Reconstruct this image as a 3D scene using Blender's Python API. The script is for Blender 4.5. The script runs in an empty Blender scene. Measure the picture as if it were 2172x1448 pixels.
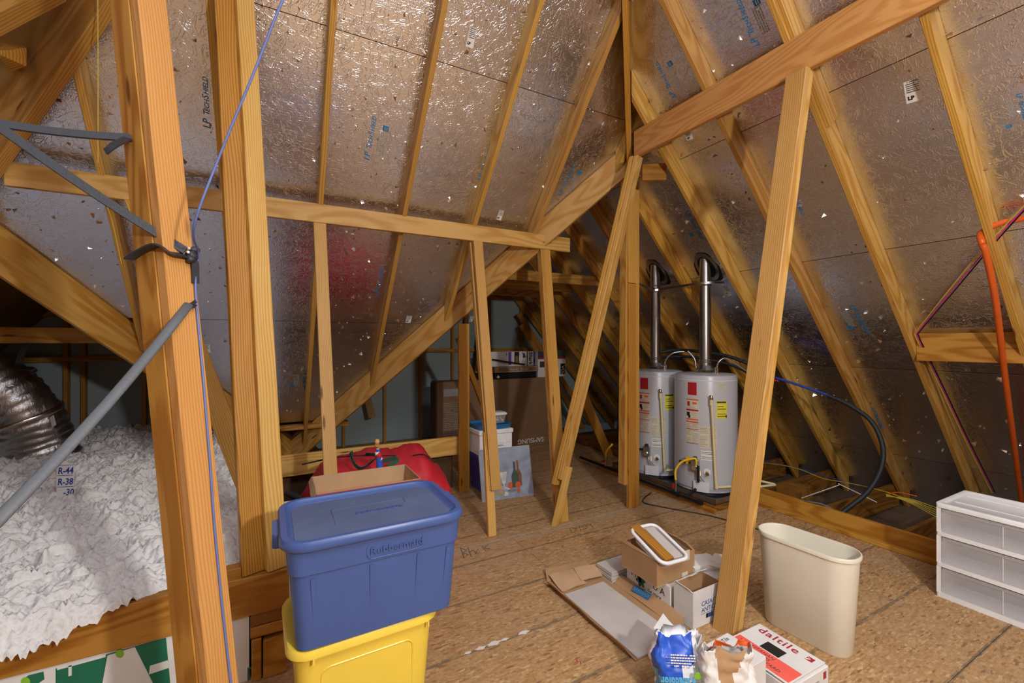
import bpy, bmesh, math, random
from mathutils import Vector, Matrix
random.seed(7)
SC = bpy.context.scene
COL = SC.collection
# ------------------------------------------------------------------ camera
H = 1.565                                   # eye height above the deck, metres
FPX, CX, CY, YAW = 930.0, 1086.0, 724.0, math.radians(28.4)
cam_d = bpy.data.cameras.new('camera')
cam_d.sensor_fit = 'HORIZONTAL'; cam_d.sensor_width = 36.0
cam_d.lens = 36.0 * FPX / 2172.0
cam_d.clip_start = 0.05
cam = bpy.data.objects.new('camera', cam_d); COL.objects.link(cam)
cam.location = (0, 0, H); cam.rotation_euler = (math.pi / 2, 0, -YAW)
SC.camera = cam
# ------------------------------------------------------------------ world, exposure
W = bpy.data.worlds.new('world'); SC.world = W; W.use_nodes = True
W.node_tree.nodes['Background'].inputs[0].default_value = (0.9, 0.95, 1.0, 1)
W.node_tree.nodes['Background'].inputs[1].default_value = 0.02
SC.view_settings.view_transform = 'Standard'; SC.view_settings.look = 'None'
SC.view_settings.gamma = 1.0; SC.view_settings.use_curve_mapping = False
SC.view_settings.exposure = 0.2
# ------------------------------------------------------------------ lamps: attic bulb, an added fill, bounced flash
def lamp(name, kind, loc, power, color, size):
    d = bpy.data.lights.new(name, kind); d.energy = power; d.color = color
    if kind == 'AREA': d.shape = 'DISK'; d.size = size
    else: d.shadow_soft_size = size
    o = bpy.data.objects.new(name, d); COL.objects.link(o); o.location = loc
    return o
lamp('bulb_and_fill', 'POINT', (1.0, -1.2, 2.3), 230, (1.0, 0.965, 0.92), 0.07)
lamp('bulb_and_fill', 'POINT', (-1.9, -.4, 2.5), 45, (1.0, 0.965, 0.92), 0.10)  # added fill lamp to lift the shade; no real bulb known here
fl_ = lamp('bounced_flash', 'AREA', (1.0, -0.8, 3.9), 70, (0.94, 0.97, 1.0), 1.6)
fl_.rotation_euler = (math.radians(12), 0, 0)

# ------------------------------------------------------------------ picture-to-place measuring
FW = Vector((math.sin(YAW), math.cos(YAW), 0)); RT = Vector((math.cos(YAW), -math.sin(YAW), 0)); EYE = Vector((0, 0, H))
def ray(u, v): return FW + RT * ((u - CX) / FPX) + Vector((0, 0, (CY - v) / FPX))
def plane(u, v, n, c):
    d = ray(u, v); n = Vector(n); t = (c - n.dot(EYE)) / n.dot(d); return EYE + d * t
def atz(u, v, z=0.0): return plane(u, v, (0, 0, 1), z)
def aty(u, v, y): return plane(u, v, (0, 1, 0), y)
def atx(u, v, x): return plane(u, v, (1, 0, 0), x)
def atd(u, v, d): return EYE + ray(u, v) * d
# ------------------------------------------------------------------ roof geometry
S = 1.11; XE, YE, XW = 6.06, 6.23, -3.993
def z_right(x, y): return S * (XE - x)
def z_back(x, y): return S * (YE - y)
def z_left(x, y): return S * (x - XW)
def on_right(u, v, off=0.0): return plane(u, v, (S, 0, 1), S * XE - off)
def on_back(u, v, off=0.0): return plane(u, v, (0, S, 1), S * YE - off)
HIPC = XE - YE            # hip, right: x - y = HIPC
VALC = 6.07               # right valley: x + y = VALC
VALL = -5.72              # left valley:  x - y = VALL
HIPL = YE + XW            # left hip: x + y = HIPL
RX, RY = 2.95, 3.12       # foot of the right wing's ridge
RZ = S * (YE - RY)
LX, LY = (HIPL + VALL) / 2, (HIPL - VALL) / 2
LZ = S * (YE - LY)
# ------------------------------------------------------------------ node materials
MATS = {}
class NT:
    def __init__(s, name):
        s.m = bpy.data.materials.new(name); s.m.use_nodes = True
        s.t = s.m.node_tree; s.n = s.t.nodes; s.b = s.n['Principled BSDF']; MATS[name] = s.m
    def add(s, typ, **kw):
        nd = s.n.new(typ)
        for k, v in kw.items():
            if k.startswith('i_'):
                key = k[2:].replace('_', ' ')
                sock = nd.inputs[int(key)] if key.isdigit() else nd.inputs[key]
                s.set(sock, v)
            else: setattr(nd, k, v)
        return nd
    def set(s, sock, v):
        if isinstance(v, bpy.types.NodeSocket): s.t.links.new(v, sock)
        elif isinstance(v, bpy.types.Node): s.t.links.new(v.outputs[0], sock)
        else:
            if hasattr(sock.default_value, '__len__') and not hasattr(v, '__len__'): v = [v] * len(sock.default_value)
            if hasattr(v, '__len__') and len(sock.default_value) == 4 and len(v) == 3: v = (*v, 1)
            sock.default_value = v
    def P(s, **kw):
        for k, v in kw.items(): s.set(s.b.inputs[k.replace('_', ' ')], v)
        return s
    def coord(s, which='Object'): return s.add('ShaderNodeTexCoord').outputs[which]
    def mapping(s, vec, scale=(1, 1, 1), loc=(0, 0, 0), rot=(0, 0, 0)):
        m = s.add('ShaderNodeMapping'); s.set(m.inputs['Vector'], vec)
        s.set(m.inputs['Scale'], scale); s.set(m.inputs['Location'], loc); s.set(m.inputs['Rotation'], rot); return m.outputs[0]
    def noise(s, vec, scale, detail=3, rough=.55, dist=0.):
        n = s.add('ShaderNodeTexNoise'); s.set(n.inputs['Vector'], vec); n.inputs['Scale'].default_value = scale
        n.inputs['Detail'].default_value = detail; n.inputs['Roughness'].default_value = rough; n.inputs['Distortion'].default_value = dist
        return n.outputs['Fac']
    def vor(s, vec, scale, out='Distance', feature='F1', rnd=1.):
        n = s.add('ShaderNodeTexVoronoi', feature=feature); s.set(n.inputs['Vector'], vec); n.inputs['Scale'].default_value = scale
        n.inputs['Randomness'].default_value = rnd; return n.outputs[out]
    def wave(s, vec, scale, dist=0., det=2, dscale=1., direction='X', profile='SIN'):
        n = s.add('ShaderNodeTexWave', bands_direction=direction, wave_profile=profile); s.set(n.inputs['Vector'], vec)
        n.inputs['Scale'].default_value = scale; n.inputs['Distortion'].default_value = dist; n.inputs['Detail'].default_value = det
        n.inputs['Detail Scale'].default_value = dscale; return n.outputs['Fac']
    def ramp(s, fac, stops, mode='LINEAR'):
        r = s.add('ShaderNodeValToRGB'); s.set(r.inputs[0], fac); e = r.color_ramp.elements; r.color_ramp.interpolation = mode
        while len(e) < len(stops): e.new(0.5)
        for i, (p, c) in enumerate(stops):
            e[i].position = p; e[i].color = (*c, 1) if hasattr(c, '__len__') else (c, c, c, 1)
        return r.outputs[0]
    def mix(s, fac, a, b, typ='MIX'):
        m = s.add('ShaderNodeMix', data_type='RGBA', blend_type=typ); s.set(m.inputs[0], fac); s.set(m.inputs[6], a); s.set(m.inputs[7], b); return m.outputs[2]
    def math(s, op, a, b=0., c=0.):
        m = s.add('ShaderNodeMath', operation=op); s.set(m.inputs[0], a); s.set(m.inputs[1], b); s.set(m.inputs[2], c); return m.outputs[0]
    def bump(s, hgt, strength=.3, dist=.01, normal=None):
        b = s.add('ShaderNodeBump'); b.inputs['Strength'].default_value = strength; b.inputs['Distance'].default_value = dist
        s.set(b.inputs['Height'], hgt)
        if normal is not None: s.set(b.inputs['Normal'], normal)
        return b.outputs[0]
    def rnd(s): return s.add('ShaderNodeObjectInfo').outputs['Random']
    def sep(s, vec):
        x = s.add('ShaderNodeSeparateXYZ'); s.set(x.inputs[0], vec); return x.outputs
def lin(r, g, b):
    f = lambda c: (c / 255 / 12.92) if c / 255 <= .04045 else ((c / 255 + .055) / 1.055) ** 2.4
    return (f(r), f(g), f(b))
def plain(name, rgb, rough=.5, metal=0., var=.06, bumps=0., bscale=60, **kw):
    m = NT(name); c = lin(*rgb); o = m.coord()
    f = m.noise(o, 7, 4)
    m.P(Base_Color=m.mix(m.ramp(f, [(.3, 0), (.7, 1)]), tuple(x * (1 - var) for x in c), tuple(min(1, x * (1 + var)) for x in c)), Roughness=rough, Metallic=metal)
    if bumps: m.P(Normal=m.bump(m.noise(o, bscale, 3), bumps, .004))
    for k, v in kw.items(): m.P(**{k: v})
    return m.m
def wood(name, light, dark, knot=True, rough=.5, gs=1.0):
    """pine lumber, grain along the local X axis"""
    m = NT(name); o = m.coord(); r = m.rnd()
    off = m.add('ShaderNodeCombineXYZ'); m.set(off.inputs[0], m.math('MULTIPLY', r, 13.)); m.set(off.inputs[1], m.math('MULTIPLY', r, 3.1)); m.set(off.inputs[2], m.math('MULTIPLY', r, 7.7))
    add = m.add('ShaderNodeVectorMath', operation='ADD'); m.set(add.inputs[0], o); m.set(add.inputs[1], off); v = add.outputs[0]
    # slow wander of the rings
    wn = m.add('ShaderNodeTexNoise'); m.set(wn.inputs['Vector'], m.mapping(v, (.9, 5, 5))); wn.inputs['Scale'].default_value = 1.0; wn.inputs['Detail'].default_value = 1
    sc = m.add('ShaderNodeVectorMath', operation='SCALE'); m.set(sc.inputs[0], wn.outputs['Color']); sc.inputs['Scale'].default_value = .10
    ad2 = m.add('ShaderNodeVectorMath', operation='ADD'); m.set(ad2.inputs[0], v); m.set(ad2.inputs[1], sc.outputs[0])
    rings = m.wave(m.mapping(ad2.outputs[0], (.05, 1, 1.25)), 26 * gs, 2.2, 2, 1.2, 'Y')
    fine = m.noise(m.mapping(v, (3, 260, 260)), 1, 2)
    blot = m.noise(m.mapping(v, (1.2, 7, 7)), 1.3, 3)
    fac = m.math('ADD', m.math('MULTIPLY', m.ramp(rings, [(.25, 0), (.95, 1)]), .52), m.math('ADD', m.math('MULTIPLY', fine, .22), m.math('MULTIPLY', m.math('SUBTRACT', blot, .5), .7)))
    col = m.mix(m.ramp(fac, [(.0, 0), (.85, 1)]), lin(*light), lin(*dark))
    if knot:
        kv = m.vor(m.mapping(v, (1.7, 9, 9)), 1.0)
        col = m.mix(m.ramp(kv, [(.05, .85), (.11, .0)]), col, lin(92, 48, 20))
    # piece-to-piece tint
    hs = m.add('ShaderNodeHueSaturation'); m.set(hs.inputs['Value'], m.math('ADD', .70, m.math('MULTIPLY', r, .22))); m.set(hs.inputs['Saturation'], 1.06); m.set(hs.inputs['Hue'], m.math('ADD', .494, m.math('MULTIPLY', r, .012))); m.set(hs.inputs['Color'], col)
    m.P(Base_Color=hs.outputs[0], Roughness=rough, Normal=m.bump(m.math('ADD', rings, fine), .12, .002))
    m.b.inputs['Specular IOR Level'].default_value = .35
    return m.m
# ------------------------------------------------------------------ objects
def newobj(name, mesh, mat=None, parent=None):
    o = bpy.data.objects.new(name, mesh); COL.objects.link(o)
    if mat is not None:
        for mm in (mat if isinstance(mat, (list, tuple)) else [mat]): mesh.materials.append(MATS[mm] if isinstance(mm, str) else mm)
    if parent is not None: o.parent = parent
    return o
def tag(o, label, cat, group=None, kind=None):
    if label: o['label'] = label
    if cat: o['category'] = cat
    if group: o['group'] = group
    if kind: o['kind'] = kind
    return o
def thing(name, loc, label, cat, rz=0., group=None):
    o = bpy.data.objects.new(name, None); COL.objects.link(o); o.empty_display_size = .1
    o.location = loc; o.rotation_euler = (0, 0, rz)
    return tag(o, label, cat, group)
def struct(o): o['kind'] = 'structure'; return o
def bm_obj(name, bm, mat, parent=None, smooth=False, autos=None):
    me = bpy.data.meshes.new(name)
    bmesh.ops.recalc_face_normals(bm, faces=bm.faces[:]); bm.to_mesh(me); bm.free()
    if smooth:
        me.polygons.foreach_set('use_smooth', [True] * len(me.polygons))
        if autos: me.set_sharp_from_angle(angle=math.radians(autos))
    return newobj(name, me, mat, parent)
def mesh_obj(name, verts, faces, mat, parent=None, smooth=False, autos=None):
    bm = bmesh.new(); vs = [bm.verts.new(v) for v in verts]
    for f in faces:
        try: bm.faces.new([vs[i] for i in f])
        except ValueError: pass
    return bm_obj(name, bm, mat, parent, smooth, autos)
def bx(bm, a, b, mi=0):
    """axis-aligned box from corner a to corner b"""
    (x0, y0, z0), (x1, y1, z1) = a, b
    vs = [bm.verts.new(p) for p in ((x0,y0,z0),(x1,y0,z0),(x1,y1,z0),(x0,y1,z0),(x0,y0,z1),(x1,y0,z1),(x1,y1,z1),(x0,y1,z1))]
    fs = [bm.faces.new([vs[i] for i in f]) for f in ((0,3,2,1),(4,5,6,7),(0,1,5,4),(1,2,6,5),(2,3,7,6),(3,0,4,7))]
    for f in fs: f.material_index = mi
    return vs
def box(name, a, b, mat, parent=None, bev=0., seg=1):
    bm = bmesh.new(); bx(bm, a, b)
    if bev: bmesh.ops.bevel(bm, geom=bm.edges[:], offset=bev, segments=seg, affect='EDGES', profile=.5)
    return bm_obj(name, bm, mat, parent, smooth=seg > 1, autos=40)
def frame(x, hint):
    x = Vector(x).normalized(); h = Vector(hint); z = (h - x * h.dot(x)).normalized(); y = z.cross(x)
    return x, y, z
def beam(name, p0, p1, w, d, hint, mat, parent=None, cut0=None, cut1=None, oy=0., oz=0., bev=.003, label=None, cat=None, group=None):
    """squared timber: line p0-p1, width w across (local Y), depth d along hint (local Z), ends cut by planes (point, normal)"""
    p0, p1 = Vector(p0), Vector(p1); x, y, z = frame(p1 - p0, hint); L = (p1 - p0).length
    bm = bmesh.new(); vs = []
    for (cut, base) in ((cut0, 0.), (cut1, L)):
        for sy, sz in ((-1, -1), (1, -1), (1, 1), (-1, 1)):
            ly, lz = oy + sy * w / 2, oz + sz * d / 2
            t = base
            if cut is not None:
                q = p0 + y * ly + z * lz; n = Vector(cut[1]); t = (Vector(cut[0]) - q).dot(n) / x.dot(n)
            vs.append(bm.verts.new((t, ly, lz)))
    for f in ((0,3,2,1),(4,5,6,7),(0,1,5,4),(1,2,6,5),(2,3,7,6),(3,0,4,7)): bm.faces.new([vs[i] for i in f])
    if bev: bmesh.ops.bevel(bm, geom=bm.edges[:], offset=bev, segments=1, affect='EDGES', profile=.5)
    o = bm_obj(name, bm, mat)
    M = Matrix((x, y, z)).transposed().to_4x4(); M.translation = p0
    if parent is not None: o.parent = parent; o.matrix_basis = (parent.matrix_basis.inverted()) @ M
    else: o.matrix_basis = M
    if label: tag(o, label, cat, group)
    return o
def smooth_path(pts, sub=8):
    pts = [Vector(p) for p in pts]; out = []
    for i in range(len(pts) - 1):
        a, b, c, d = pts[max(i-1, 0)], pts[i], pts[i+1], pts[min(i+2, len(pts)-1)]
        for k in range(sub):
            t = k / sub
            out.append(.5 * ((2*b) + (c-a)*t + (2*a-5*b+4*c-d)*t*t + (3*b-a-3*c+d)*t**3))
    out.append(pts[-1]); return out
def sweep(bm, pts, prof, closed=True, hint=(0, 0, 1), scale=None, caps=True, mi=0):
    """sweep a 2-D profile [(y,z)..] along points"""
    pts = [Vector(p) for p in pts]; rings = []; n = len(pts); ref = Vector(hint)
    for i, p in enumerate(pts):
        t = (pts[min(i+1, n-1)] - pts[max(i-1, 0)]).normalized()
        z = ref - t * ref.dot(t)
        if z.length < 1e-4: z = t.orthogonal()
        z.normalize(); ref = z; y = z.cross(t); k = scale[i] if scale else 1.
        rings.append([bm.verts.new(p + y * (a * k) + z * (b * k)) for a, b in prof])
    m = len(prof)
    for i in range(n - 1):
        for j in range(m if closed else m - 1):
            f = bm.faces.new((rings[i][j], rings[i][(j+1) % m], rings[i+1][(j+1) % m], rings[i+1][j])); f.material_index = mi
    if caps and closed:
        f = bm.faces.new(rings[0][::-1]); f.material_index = mi; f = bm.faces.new(rings[-1]); f.material_index = mi
    return rings
def circ(r, n=10): return [(r * math.cos(2*math.pi*i/n), r * math.sin(2*math.pi*i/n)) for i in range(n)]
def tube(name, pts, r, mat, parent=None, n=10, sub=8, smooth=True, hint=(0, 0, 1)):
    bm = bmesh.new(); sweep(bm, smooth_path(pts, sub) if sub > 1 else pts, circ(r, n), hint=hint)
    return bm_obj(name, bm, mat, parent, smooth=smooth, autos=50)
def lathe(name, prof, mat, parent=None, n=32, loc=(0, 0, 0), smooth=True, autos=40):
    """revolve [(r,z)..] about Z"""
    bm = bmesh.new(); rings = []
    for r, z in prof:
        if r < 1e-5: rings.append([bm.verts.new((loc[0], loc[1], loc[2] + z))])
        else: rings.append([bm.verts.new((loc[0] + r*math.cos(2*math.pi*i/n), loc[1] + r*math.sin(2*math.pi*i/n), loc[2] + z)) for i in range(n)])
    for a, b in zip(rings, rings[1:]):
        for i in range(n):
            j = (i + 1) % n
            if len(a) == 1 and len(b) == 1: continue
            if len(a) == 1: bm.faces.new((a[0], b[i], b[j]))
            elif len(b) == 1: bm.faces.new((a[i], a[j], b[0]))
            else: bm.faces.new((a[i], a[j], b[j], b[i]))
    return bm_obj(name, bm, mat, parent, smooth, autos)
def rrect(w, d, r, n=5, cx=0., cy=0.):
    out = []
    for sx, sy, a0 in ((1, 1, 0), (-1, 1, 90), (-1, -1, 180), (1, -1, 270)):
        for k in range(n + 1):
            a = math.radians(a0 + 90 * k / n); out.append((cx + sx*(w/2 - r) + r*math.cos(a), cy + sy*(d/2 - r) + r*math.sin(a)))
    return out
def loft(bm, rings, cap0=True, cap1=True, mi=0):
    vr = [[bm.verts.new(p) for p in r] for r in rings]; m = len(rings[0])
    for a, b in zip(vr, vr[1:]):
        for j in range(m):
            f = bm.faces.new((a[j], a[(j+1) % m], b[(j+1) % m], b[j])); f.material_index = mi
    if cap0: bm.faces.new(vr[0][::-1]).material_index = mi
    if cap1: bm.faces.new(vr[-1]).material_index = mi
    return vr
def lay(o, p, xdir, ydir):
    """place o with local X along xdir, local Y along ydir-ish, Z their normal"""
    x = Vector(xdir).normalized(); y = Vector(ydir); y = (y - x * y.dot(x)).normalized(); z = x.cross(y)
    M = Matrix((x, y, z)).transposed().to_4x4(); M.translation = Vector(p)
    if o.parent is not None: M = o.parent.matrix_basis.inverted() @ M
    o.matrix_basis = M; return o
def text(name, s, size, mat, parent=None, shear=0., bold=0., ext=.0004, align='LEFT', sx=1., space=1.):
    c = bpy.data.curves.new('text', 'FONT'); c.body = s; c.size = size; c.shear = shear; c.extrude = ext; c.offset = bold
    c.align_x = align; c.resolution_u = 2; c.space_character = space
    t = bpy.data.objects.new('text', c); COL.objects.link(t)
    me = bpy.data.meshes.new_from_object(t.evaluated_get(bpy.context.evaluated_depsgraph_get()))
    bpy.data.objects.remove(t); bpy.data.curves.remove(c); me.materials.clear()
    if sx != 1.: me.transform(Matrix.Diagonal((sx, 1, 1, 1)))
    return newobj(name, me, mat, parent)
def lines_print(name, w, h, rows, mat, parent=None, seed=0, frac=.5):
    """rows of fine print: small flat bars standing for words"""
    rg = random.Random(seed); bm = bmesh.new(); rh = h / rows
    for i in range(rows):
        x = 0.; y = h - (i + .5) * rh
        while x < w * .97:
            l = rg.uniform(.04, .13) * w; e = min(x + l, w)
            if rg.random() < .9: bx(bm, (x, y - rh * frac / 2, 0), (e, y + rh * frac / 2, .0004))
            x = e + .02 * w
    return bm_obj(name, bm, mat, parent)
# ------------------------------------------------------------------ materials
wood('pine', (220, 174, 102), (184, 128, 56))
wood('pine_light', (228, 185, 118), (198, 146, 74))
wood('pine_orange', (218, 162, 104), (190, 132, 76), gs=1.6)
wood('pine_honey', (212, 160, 84), (164, 104, 42))
wood('pine_old', (170, 122, 66), (120, 78, 36))
def foil_mat(name, tint, rough):
    m = NT(name); o = m.coord(); r = m.rnd()
    # the foil is perforated with rows of fine dots and lightly crumpled
    dots = m.vor(m.mapping(o, (1, 1, 1)), 85, rnd=.12)
    dot = m.ramp(dots, [(.20, 1), (.32, 0)])
    wr = m.noise(m.mapping(o, (1, 1, 1), (0, 0, 0)), 34, 5, .6, 1.0)
    cr = m.vor(m.mapping(o, (1, 1, 1)), 9, 'Distance', 'DISTANCE_TO_EDGE')
    big = m.noise(o, 1.4, 3)
    sm = m.noise(m.mapping(o, (3, 3, 3)), 30, 3)
    hgt = m.math('ADD', m.math('MULTIPLY', wr, .8), m.math('ADD', m.math('MULTIPLY', dot, .35), m.math('MULTIPLY', sm, .35)))
    nb = m.bump(hgt, .5, .0018)
    st = m.noise(m.mapping(o, (2.5, 2.5, 2.5), (0, 0, 0), (.4, .2, .9)), 5, 2, .4, 2.5)
    nb = m.bump(m.ramp(st, [(.46, 0), (.5, 1), (.54, 0)]), .35, .002, nb)
    scuff = m.ramp(m.noise(o, 3.1, 4, .5), [(.62, 0), (.85, 1)])
    ro = m.math('ADD', m.math('MULTIPLY', big, .14), rough)
    ro = m.math('ADD', ro, m.math('MULTIPLY', scuff, .10))
    c = lin(*tint)
    col = m.mix(dot, c, tuple(min(1, x * 1.12) for x in c))
    hs = m.add('ShaderNodeHueSaturation'); m.set(hs.inputs['Value'], m.math('ADD', .94, m.math('MULTIPLY', r, .12))); m.set(hs.inputs['Color'], col)
    m.P(Base_Color=hs.outputs[0], Metallic=1.0, Roughness=ro, Normal=nb)
    return m.m
foil_mat('foil', (228, 233, 250), .15)
plain('seam', (120, 62, 34), .8, var=.25)
def osb_mat():
    m = NT('osb'); o = m.coord(); r = m.rnd(); geo = o
    cols = []
    off = m.add('ShaderNodeCombineXYZ'); m.set(off.inputs[0], m.math('MULTIPLY', r, 5.)); m.set(off.inputs[1], m.math('MULTIPLY', r, 9.))
    ad = m.add('ShaderNodeVectorMath', operation='ADD'); m.set(ad.inputs[0], o); m.set(ad.inputs[1], off.outputs[0]); v = ad.outputs[0]
    flake = None; edge = None
    for i, (ang, sc, st) in enumerate(((.3, 16, 4.2), (1.25, 19, 3.6), (2.3, 22, 4.5), (-.35, 32, 3.2))):
        mp = m.mapping(v, (1, st, 1), (i * 3.3, i * 1.7, 0), (0, 0, ang))
        vc = m.vor(mp, sc, 'Color'); sx = m.sep(vc)[0]
        flake = sx if flake is None else m.mix(m.ramp(m.sep(vc)[1], [(.45, 0), (.5, 1)]), flake, sx)
    fine = m.noise(m.mapping(v, (1, 1, 1)), 60, 3)
    base = m.ramp(flake, [(.0, lin(130, 94, 58)), (.12, lin(168, 128, 82)), (.5, lin(181, 142, 94)), (.85, lin(190, 152, 104)), (1., lin(206, 172, 126))])
    base = m.mix(m.math('MULTIPLY', m.ramp(fine, [(.35, 1), (.6, 0)]), .35), base, lin(120, 82, 50))
    # dust and scuffs
    dust = m.ramp(m.noise(o, 1.1, 5, .6), [(.45, 0), (.8, 1)])
    base = m.mix(m.math('MULTIPLY', dust, .35), base, lin(176, 154, 132))
    # printed nailing lines every sixteen inches
    sy = m.sep(o)[1]; sxx = m.sep(o)[0]
    wob = m.math('MULTIPLY', m.math('SUBTRACT', m.noise(m.mapping(o, (9, 1, 1)), 3, 4, .7), .5), .012)
    yy = m.math('ADD', sy, wob)
    pp = m.math('PINGPONG', m.math('SUBTRACT', yy, .82), .20375)
    wid = m.math('ADD', .004, m.math('MULTIPLY', m.noise(m.mapping(o, (2.2, 30, 1)), 1, 3), .012))
    ln = m.math('LESS_THAN', pp, wid)
    brk = m.ramp(m.noise(m.mapping(o, (14, 60, 1)), 1, 3, .7), [(.36, .15), (.5, 1)])
    base = m.mix(m.math('MULTIPLY', m.math('MULTIPLY', ln, brk), .62), base, lin(84, 78, 66))
    # trodden dust along one panel joint
    dd = m.math('ABSOLUTE', m.math('SUBTRACT', sy, 3.07)); band = m.math('MULTIPLY', m.ramp(dd, [(.02, 1), (.085, 0)]), m.ramp(m.noise(m.mapping(o, (4, 25, 1)), 1, 4, .6), [(.3, .2), (.65, .85)]))
    base = m.mix(m.math('MULTIPLY', band, .5), base, lin(168, 158, 140))
    spl = m.ramp(m.noise(o, 7.5, 3, .5), [(.76, 0), (.80, 1)])
    base = m.mix(m.math('MULTIPLY', spl, .35), base, lin(220, 206, 190))
    m.P(Base_Color=base, Roughness=.72, Normal=m.bump(m.math('ADD', flake, fine), .25, .0025))
    return m.m
osb_mat()
def kraft(name, rgb, rough=.75):
    m = NT(name); o = m.coord(); c = lin(*rgb)
    fib = m.noise(m.mapping(o, (1, 1, 1)), 90, 3); big = m.noise(o, 5, 4)
    col = m.mix(m.ramp(big, [(.3, 0), (.75, 1)]), tuple(x * .9 for x in c), tuple(min(1, x * 1.08) for x in c))
    col = m.mix(m.math('MULTIPLY', fib, .16), col, tuple(x * .6 for x in c))
    m.P(Base_Color=col, Roughness=rough, Normal=m.bump(m.math('ADD', fib, m.math('MULTIPLY', big, 2.)), .15, .002))
    return m.m
kraft('cardboard', (176, 137, 97)); kraft('cardboard_dark', (134, 102, 72)); kraft('cardboard_white', (224, 222, 220), .6)
kraft('cardboard_inside', (196, 160, 122)); kraft('paper', (226, 221, 214), .6); kraft('cardboard_red', (196, 40, 42), .6)
def fluff():
    m = NT('insulation_wool'); o = m.coord()
    n1 = m.noise(o, 48, 8, .75); n2 = m.noise(o, 5, 4)
    v = m.vor(o, 60)
    col = m.ramp(m.math('ADD', m.math('MULTIPLY', n1, .6), m.math('MULTIPLY', v, .45)), [(.2, lin(226, 224, 221)), (.55, lin(248, 247, 246))])
    col = m.mix(m.ramp(n2, [(.6, 0), (.85, .22)]), col, lin(200, 188, 170))
    m.P(Base_Color=col, Roughness=.95, Normal=m.bump(m.math('ADD', n1, m.math('MULTIPLY', v, .5)), .6, .018))
    m.b.inputs['Sheen Weight'].default_value = .2
fluff()
def foam_board():
    m = NT('foam_board'); o = m.coord()
    n = m.noise(m.mapping(o, (1, 1, 18)), 3, 3)
    m.P(Base_Color=m.mix(n, lin(140, 156, 160), lin(162, 178, 182)), Roughness=.45)
foam_board()
plain('white_plastic', (236, 236, 236), .35); plain('white_board', (228, 229, 228), .5); plain('green_print', (22, 112, 84), .5); plain('lime_print', (134, 190, 54), .5)
plain('blue_tub', (66, 90, 148), .36, var=.05, bumps=.03, bscale=220); plain('yellow_tub', (236, 206, 76), .34, var=.03)
plain('blue_tub_dust', (84, 98, 132), .6, var=.12)
plain('beige_plastic', (222, 216, 198), .33, var=.02)
plain('purple_tub', (62, 66, 178), .35); plain('teal_lid', (32, 104, 160), .35)
plain('tank', (192, 195, 202), .3, var=.02); plain('tank_base', (222, 226, 230), .3, var=.01)
plain('galvanised', (176, 180, 184), .28, 1., var=.14); plain('steel_dark', (90, 92, 96), .35, 1.); plain('chrome', (214, 214, 216), .15, 1.)
plain('aluminium_pan', (168, 170, 174), .38, 1., var=.1)
plain('brass', (196, 152, 92), .3, 1.); plain('cpvc', (228, 214, 166), .4); plain('black_rubber', (34, 36, 40), .6, bumps=.15, bscale=90); plain('black', (20, 20, 22), .5)
plain('iron', (30, 31, 34), .45, .3); plain('blue_pex', (44, 74, 170), .35); plain('orange_pipe', (216, 96, 34), .38); plain('pink_wire', (206, 58, 150), .4)
plain('yellow_wire', (196, 176, 60), .45); plain('yellow_gas', (232, 190, 34), .4); plain('blue_wire', (98, 112, 170), .45); plain('red_knob', (190, 30, 34), .4)
plain('grey_wire', (110, 112, 122), .5)
plain('strap', (44, 46, 52), .5, bumps=.3, bscale=140); plain('strap_grey', (90, 93, 98), .55, bumps=.25, bscale=140)
plain('print_blue', (24, 118, 176), .4); plain('print_dark', (60, 62, 66), .5); plain('print_black', (24, 24, 26), .5); plain('label_white', (232, 230, 226), .5)
plain('label_cream', (214, 206, 182), .5); plain('label_red', (176, 26, 34), .45); plain('label_orange', (226, 96, 36), .5); plain('label_yellow', (228, 218, 66), .5); plain('label_blue', (40, 96, 196), .5)
plain('print_green', (40, 150, 120), .5); plain('print_red', (170, 30, 48), .5); plain('print_grey', (150, 150, 150), .5); plain('print_purple', (92, 72, 170), .5)
plain('red_paper', (238, 96, 84), .6); plain('shard_foil', (236, 232, 228), .25, 1., var=.1); plain('shard_wood', (150, 104, 60), .7, var=.3)
plain('tile_stone', (196, 190, 184), .35, var=.07); plain('tile_edge', (222, 222, 222), .5)
plain('drain', (104, 84, 64), .8, var=.3); plain('styrofoam', (232, 228, 220), .8, bumps=.5, bscale=120)
plain('dark_wood', (84, 58, 34), .7, var=.2); plain('wool_card', (238, 238, 240), .5); plain('print_ink_blue', (40, 62, 150), .5)
plain('canvas_edge', (212, 208, 196), .7); plain('bag_blue', (46, 92, 200), .4); plain('bag_white', (232, 232, 234), .4); plain('bag_cyan', (92, 178, 224), .4)
plain('print_deepgreen', (14, 84, 66), .5)
# ------------------------------------------------------------------ deck
FLOOR_T = .02
floor = struct(box('floor', (-5.0, -4.0, -.06), (4.10, 7.0, -.0225), 'dark_wood'))
def panel_rect(x0, x1, y0, y1, parent):
    g = .0015
    return box('floor_panel', (x0 + g, y0 + g, -FLOOR_T), (x1 - g, y1 - g, 0), 'osb', parent, bev=.0015)
rows = [(-4., -2.83, (.2, 2.6)), (-2.83, -1.61, (-1.2, 1.45)), (-1.61, -.395, (.2, 2.885)), (-.395, .82, (-1.0, 1.665, 2.885)), (.82, 2.045, (.2, 2.885)),
        (2.045, 3.09, (1.665, 2.885)), (3.09, 4.30, (.4, 2.95)), (4.30, 5.52, (1.8,)), (5.52, 7.0, (3.0,))]
for y0, y1, ends in rows:
    xs = [-5.0] + list(ends) + [4.10]
    for a, b in zip(xs, xs[1:]): panel_rect(a, b, y0, y1, floor)

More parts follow.
